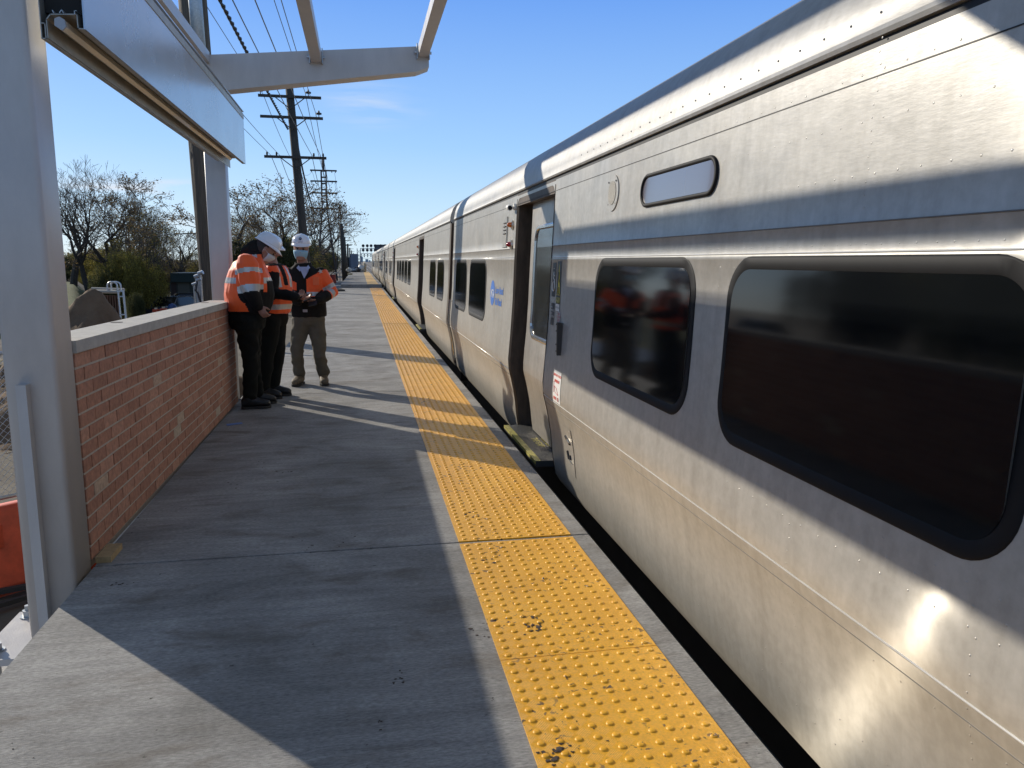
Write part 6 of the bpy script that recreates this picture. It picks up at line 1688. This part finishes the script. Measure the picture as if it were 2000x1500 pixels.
limb(bm, [(shn, .105), (shn.lerp(eln, .5), .094), (eln, .082), (eln.lerp(wrn, .5), .066), (wrn, .050)])
limb(bm, [(shf, .10), (shf.lerp(elf, .5), .09), (elf, .08), (elf.lerp(wrf, .5), .066), (wrf, .050)])
limb(bm, [(Pa(478, 492, 0), .045), (Pa(484, 488, 0), .06), (Pa(494, 491, 0), .06)])
me = remesh(bm, .009, 2, folds(.013, 4.4, 7, 4))
def a_rule(p, n):
    dn, tn = seg_t(p, shn, eln); dn2, tn2 = seg_t(p, eln, wrn); df, tf = seg_t(p, shf, elf); df2, tf2 = seg_t(p, elf, wrf)
    c = (p-Pa(487, 560)); x = c.dot(fwA); z = p.z
    zz = lambda py: Pa(487, py).z
    if dn < .125 and (c.dot(sdA) < -.12 or dn < .10):
        if dn2 < dn and tn2 > .08: return 1
        if .74 < tn < 1.0: return 2
        if .16 < tn < .32: return 2
        return 0 if tn < .74 else (2 if tn < 1.0 else 1)
    if dn2 < .10 and tn2 > .05: return 1
    if df < .125 and c.dot(sdA) > .12: return 2 if .7 < tf < .92 else 0
    if df2 < .10 and tf2 > .05: return 1
    if z > zz(497): return 1
    if z < zz(606): return 1
    if x > .135 and z < zz(548): return 1
    if x > .10 and z < zz(570): return 1
    if zz(552) < z < zz(541): return 2
    if abs(x-.045) < .022 and z > zz(541): return 2
    if abs(x+.13) < .008 and z > zz(552): return 3
    return 0
paint(me, [M_or, M_bk, M_ref, M_lime], a_rule); jA = part('jacket', me, A_)
bm = new_bm()
torso(bm, [(Pa(484, 640), sdA*.17, fwA*.15), (Pa(482, 624), sdA*.19, fwA*.175), (Pa(483, 606), sdA*.18, fwA*.165), (Pa(484, 598), sdA*.16, fwA*.15)])
for a, b, c in ((hpn, knn, ann), (hpf, knf, anf)):
    lo = c+Vector((0, 0, .03)); limb(bm, [(a, .120), (a.lerp(b, .5), .100), (b+Vector((0, 0, .03)), .078), (b-Vector((0, 0, .08)), .073), (b.lerp(lo, .6), .066), (lo, .068)])
me = remesh(bm, .010, 2, folds(.017, 9.1, 7, 9)); me.materials.append(M_dktr); part('trousers', me, A_)
boot(A_, ann, (.95, .10, 0), M_boot); boot(A_, anf, (.95, .25, 0), M_boot)
r, f, u = frame(fA, uA)
hair = new_bm(); loft(hair, [ell(HA+u*z-f*.018, r*a, f*b, 18) for z, a, b in ((-.06, .055, .06), (-.03, .074, .085), (.03, .080, .096), (.07, .078, .096), (.09, .06, .08))]); o = obj('hair', hair, M_hair, A_, True)
for v in o.data.vertices:
    w = v.co+ORG[A_.name]-HA
    if w.dot(f) > .02 and w.dot(u) < .062: v.co -= f*.035
eyes(A_, HA, fA, uA); mask(A_, HA, fA, uA, M_maskw); helmet(A_, HA+u*.064-f*.004, fA, uA)
# scarf-like black collar
bm = new_bm(); limb(bm, [(Pa(490, 496, 0), .078), (Pa(501, 489, 0), .074), (Pa(509, 499, 0), .066)], 14, .9); limb(bm, [(Pa(482, 491, .0), .038), (Pa(489, 481, .0), .042), (Pa(498, 476, 0), .042)], 12)
me = remesh(bm, .01, 2); me.materials.append(M_bk); part('collar', me, A_)

# ---- middle worker, mostly hidden: orange vest over black sleeves
Yb = 8.2
def Pb(px, py, dy=0): return at(px, py, Yb+dy)
B_ = person((Pb(535, 770).x, Yb, 0), 'half hidden middle worker in an orange vest over black sleeves, reaching out a phone')
fwB = Vector((.75, -.55, 0)).normalized(); sdB = Vector((.55, .75, 0)).normalized()
HB = Pb(527, 489, .02); uB = Vector((.22, -.12, .96)).normalized(); fB = Vector((.75, -.35, -.5))
hn, hf2 = Pb(529, 622, -.08), Pb(539, 622, .08); kn, kf = Pb(520, 698, -.06), Pb(541, 696, .10); an_, af_ = Pb(516, 765, -.02), Pb(534, 758, .14); an_.z = af_.z = .09
sn, sf = Pb(531, 530, -.15), Pb(549, 530, .13); en, ef = Pb(533, 572, -.22), Pb(556, 570, .15); wn_, wf_ = Pb(577, 579, -.28), Pb(583, 583, .0)
bm = new_bm(); head(bm, HB, fB, uB, .98)
limb(bm, [(HB-uB*.07, .055), (Pb(529, 508, 0), .058), (Pb(531, 520, 0), .07)])
torso(bm, [(Pb(534, 612), sdB*.14, fwB*.10), (Pb(536, 580), sdB*.14, fwB*.11), (Pb(537, 550), sdB*.15, fwB*.11), (Pb(537, 528), sdB*.15, fwB*.08)])
for a, b, c in ((sn, en, wn_), (sf, ef, wf_)): limb(bm, [(a, .045), (b, .036), (c, .028)], 10)
for a, b, c in ((hn, kn, an_), (hf2, kf, af_)): limb(bm, [(a, .07), (b, .05), (c, .038)], 10)
hand(bm, wn_, Pb(598, 572, -.10)-wn_, (.1, .2, 1), .45, 1.0, -1); hand(bm, wf_, Pb(598, 582, .0)-wf_, (.2, -.2, 1), .6, 1.0, 1)
me = remesh(bm, .0065, 2); me.materials.append(M_skin); part('body', me, B_)
bm = new_bm()
torso(bm, [(Pb(536, 610), sdB*.165, fwB*.15), (Pb(538, 590), sdB*.165, fwB*.16), (Pb(539, 562), sdB*.17, fwB*.15), (Pb(538, 542), sdB*.175, fwB*.13), (Pb(536, 526), sdB*.15, fwB*.10), (Pb(532, 516), sdB*.10, fwB*.08)])
for a, b, c in ((sn, en, wn_), (sf, ef, wf_)): limb(bm, [(a, .080), (a.lerp(b, .5), .068), (b, .062), (b.lerp(c, .5), .056), (c, .046)])
me = remesh(bm, .009, 2, folds(.009, 5.5))
def b_rule(p, n):
    c = p-Pb(538, 560); x = c.dot(sdB); z = p.z; zz = lambda py: Pb(538, py).z
    for a, b, w in ((sn, en, wn_), (sf, ef, wf_)):
        d, t = seg_t(p, a, b); d2, t2 = seg_t(p, b, w)
        if d2 < .075 and t2 > .12: return 1
        if d < .09 and t > .12 and abs(x) > .10 and d < .085: return 1
    if z > zz(519): return 1
    if zz(603) < z < zz(593): return 2
    if abs(abs(x)-.085) < .02 and z > zz(560): return 2
    if c.dot(fwB) > .05 and abs(x) < .03 and z > zz(556): return 1
    return 0
paint(me, [M_or, M_bk, M_ref], b_rule); part('safety_vest', me, B_)
bm = new_bm()
torso(bm, [(Pb(535, 634), sdB*.14, fwB*.11), (Pb(534, 622), sdB*.155, fwB*.13), (Pb(535, 604), sdB*.15, fwB*.125), (Pb(535, 598), sdB*.14, fwB*.11)])
for a, b, c in ((hn, kn, an_), (hf2, kf, af_)):
    lo = c+Vector((0, 0, .03)); limb(bm, [(a, .11), (a.lerp(b, .5), .098), (b, .078), (b.lerp(lo, .4), .074), (lo, .064)])
me = remesh(bm, .010, 2, folds(.011, 3.1, 7, 6)); me.materials.append(M_dktr); part('trousers', me, B_)
boot(B_, an_, (.9, -.25, 0), M_boot); boot(B_, af_, (.95, -.15, 0), M_boot, lace=True)
r, f, u = frame(fB, uB)
hair = new_bm(); loft(hair, [ell(HB+u*z-f*.018, r*a, f*b, 18) for z, a, b in ((-.05, .06, .07), (.03, .078, .094), (.07, .076, .094), (.09, .06, .08))]); o = obj('hair', hair, M_hair, B_, True)
eyes(B_, HB, fB, uB); helmet(B_, HB+u*.062-f*.004, fB, uB)
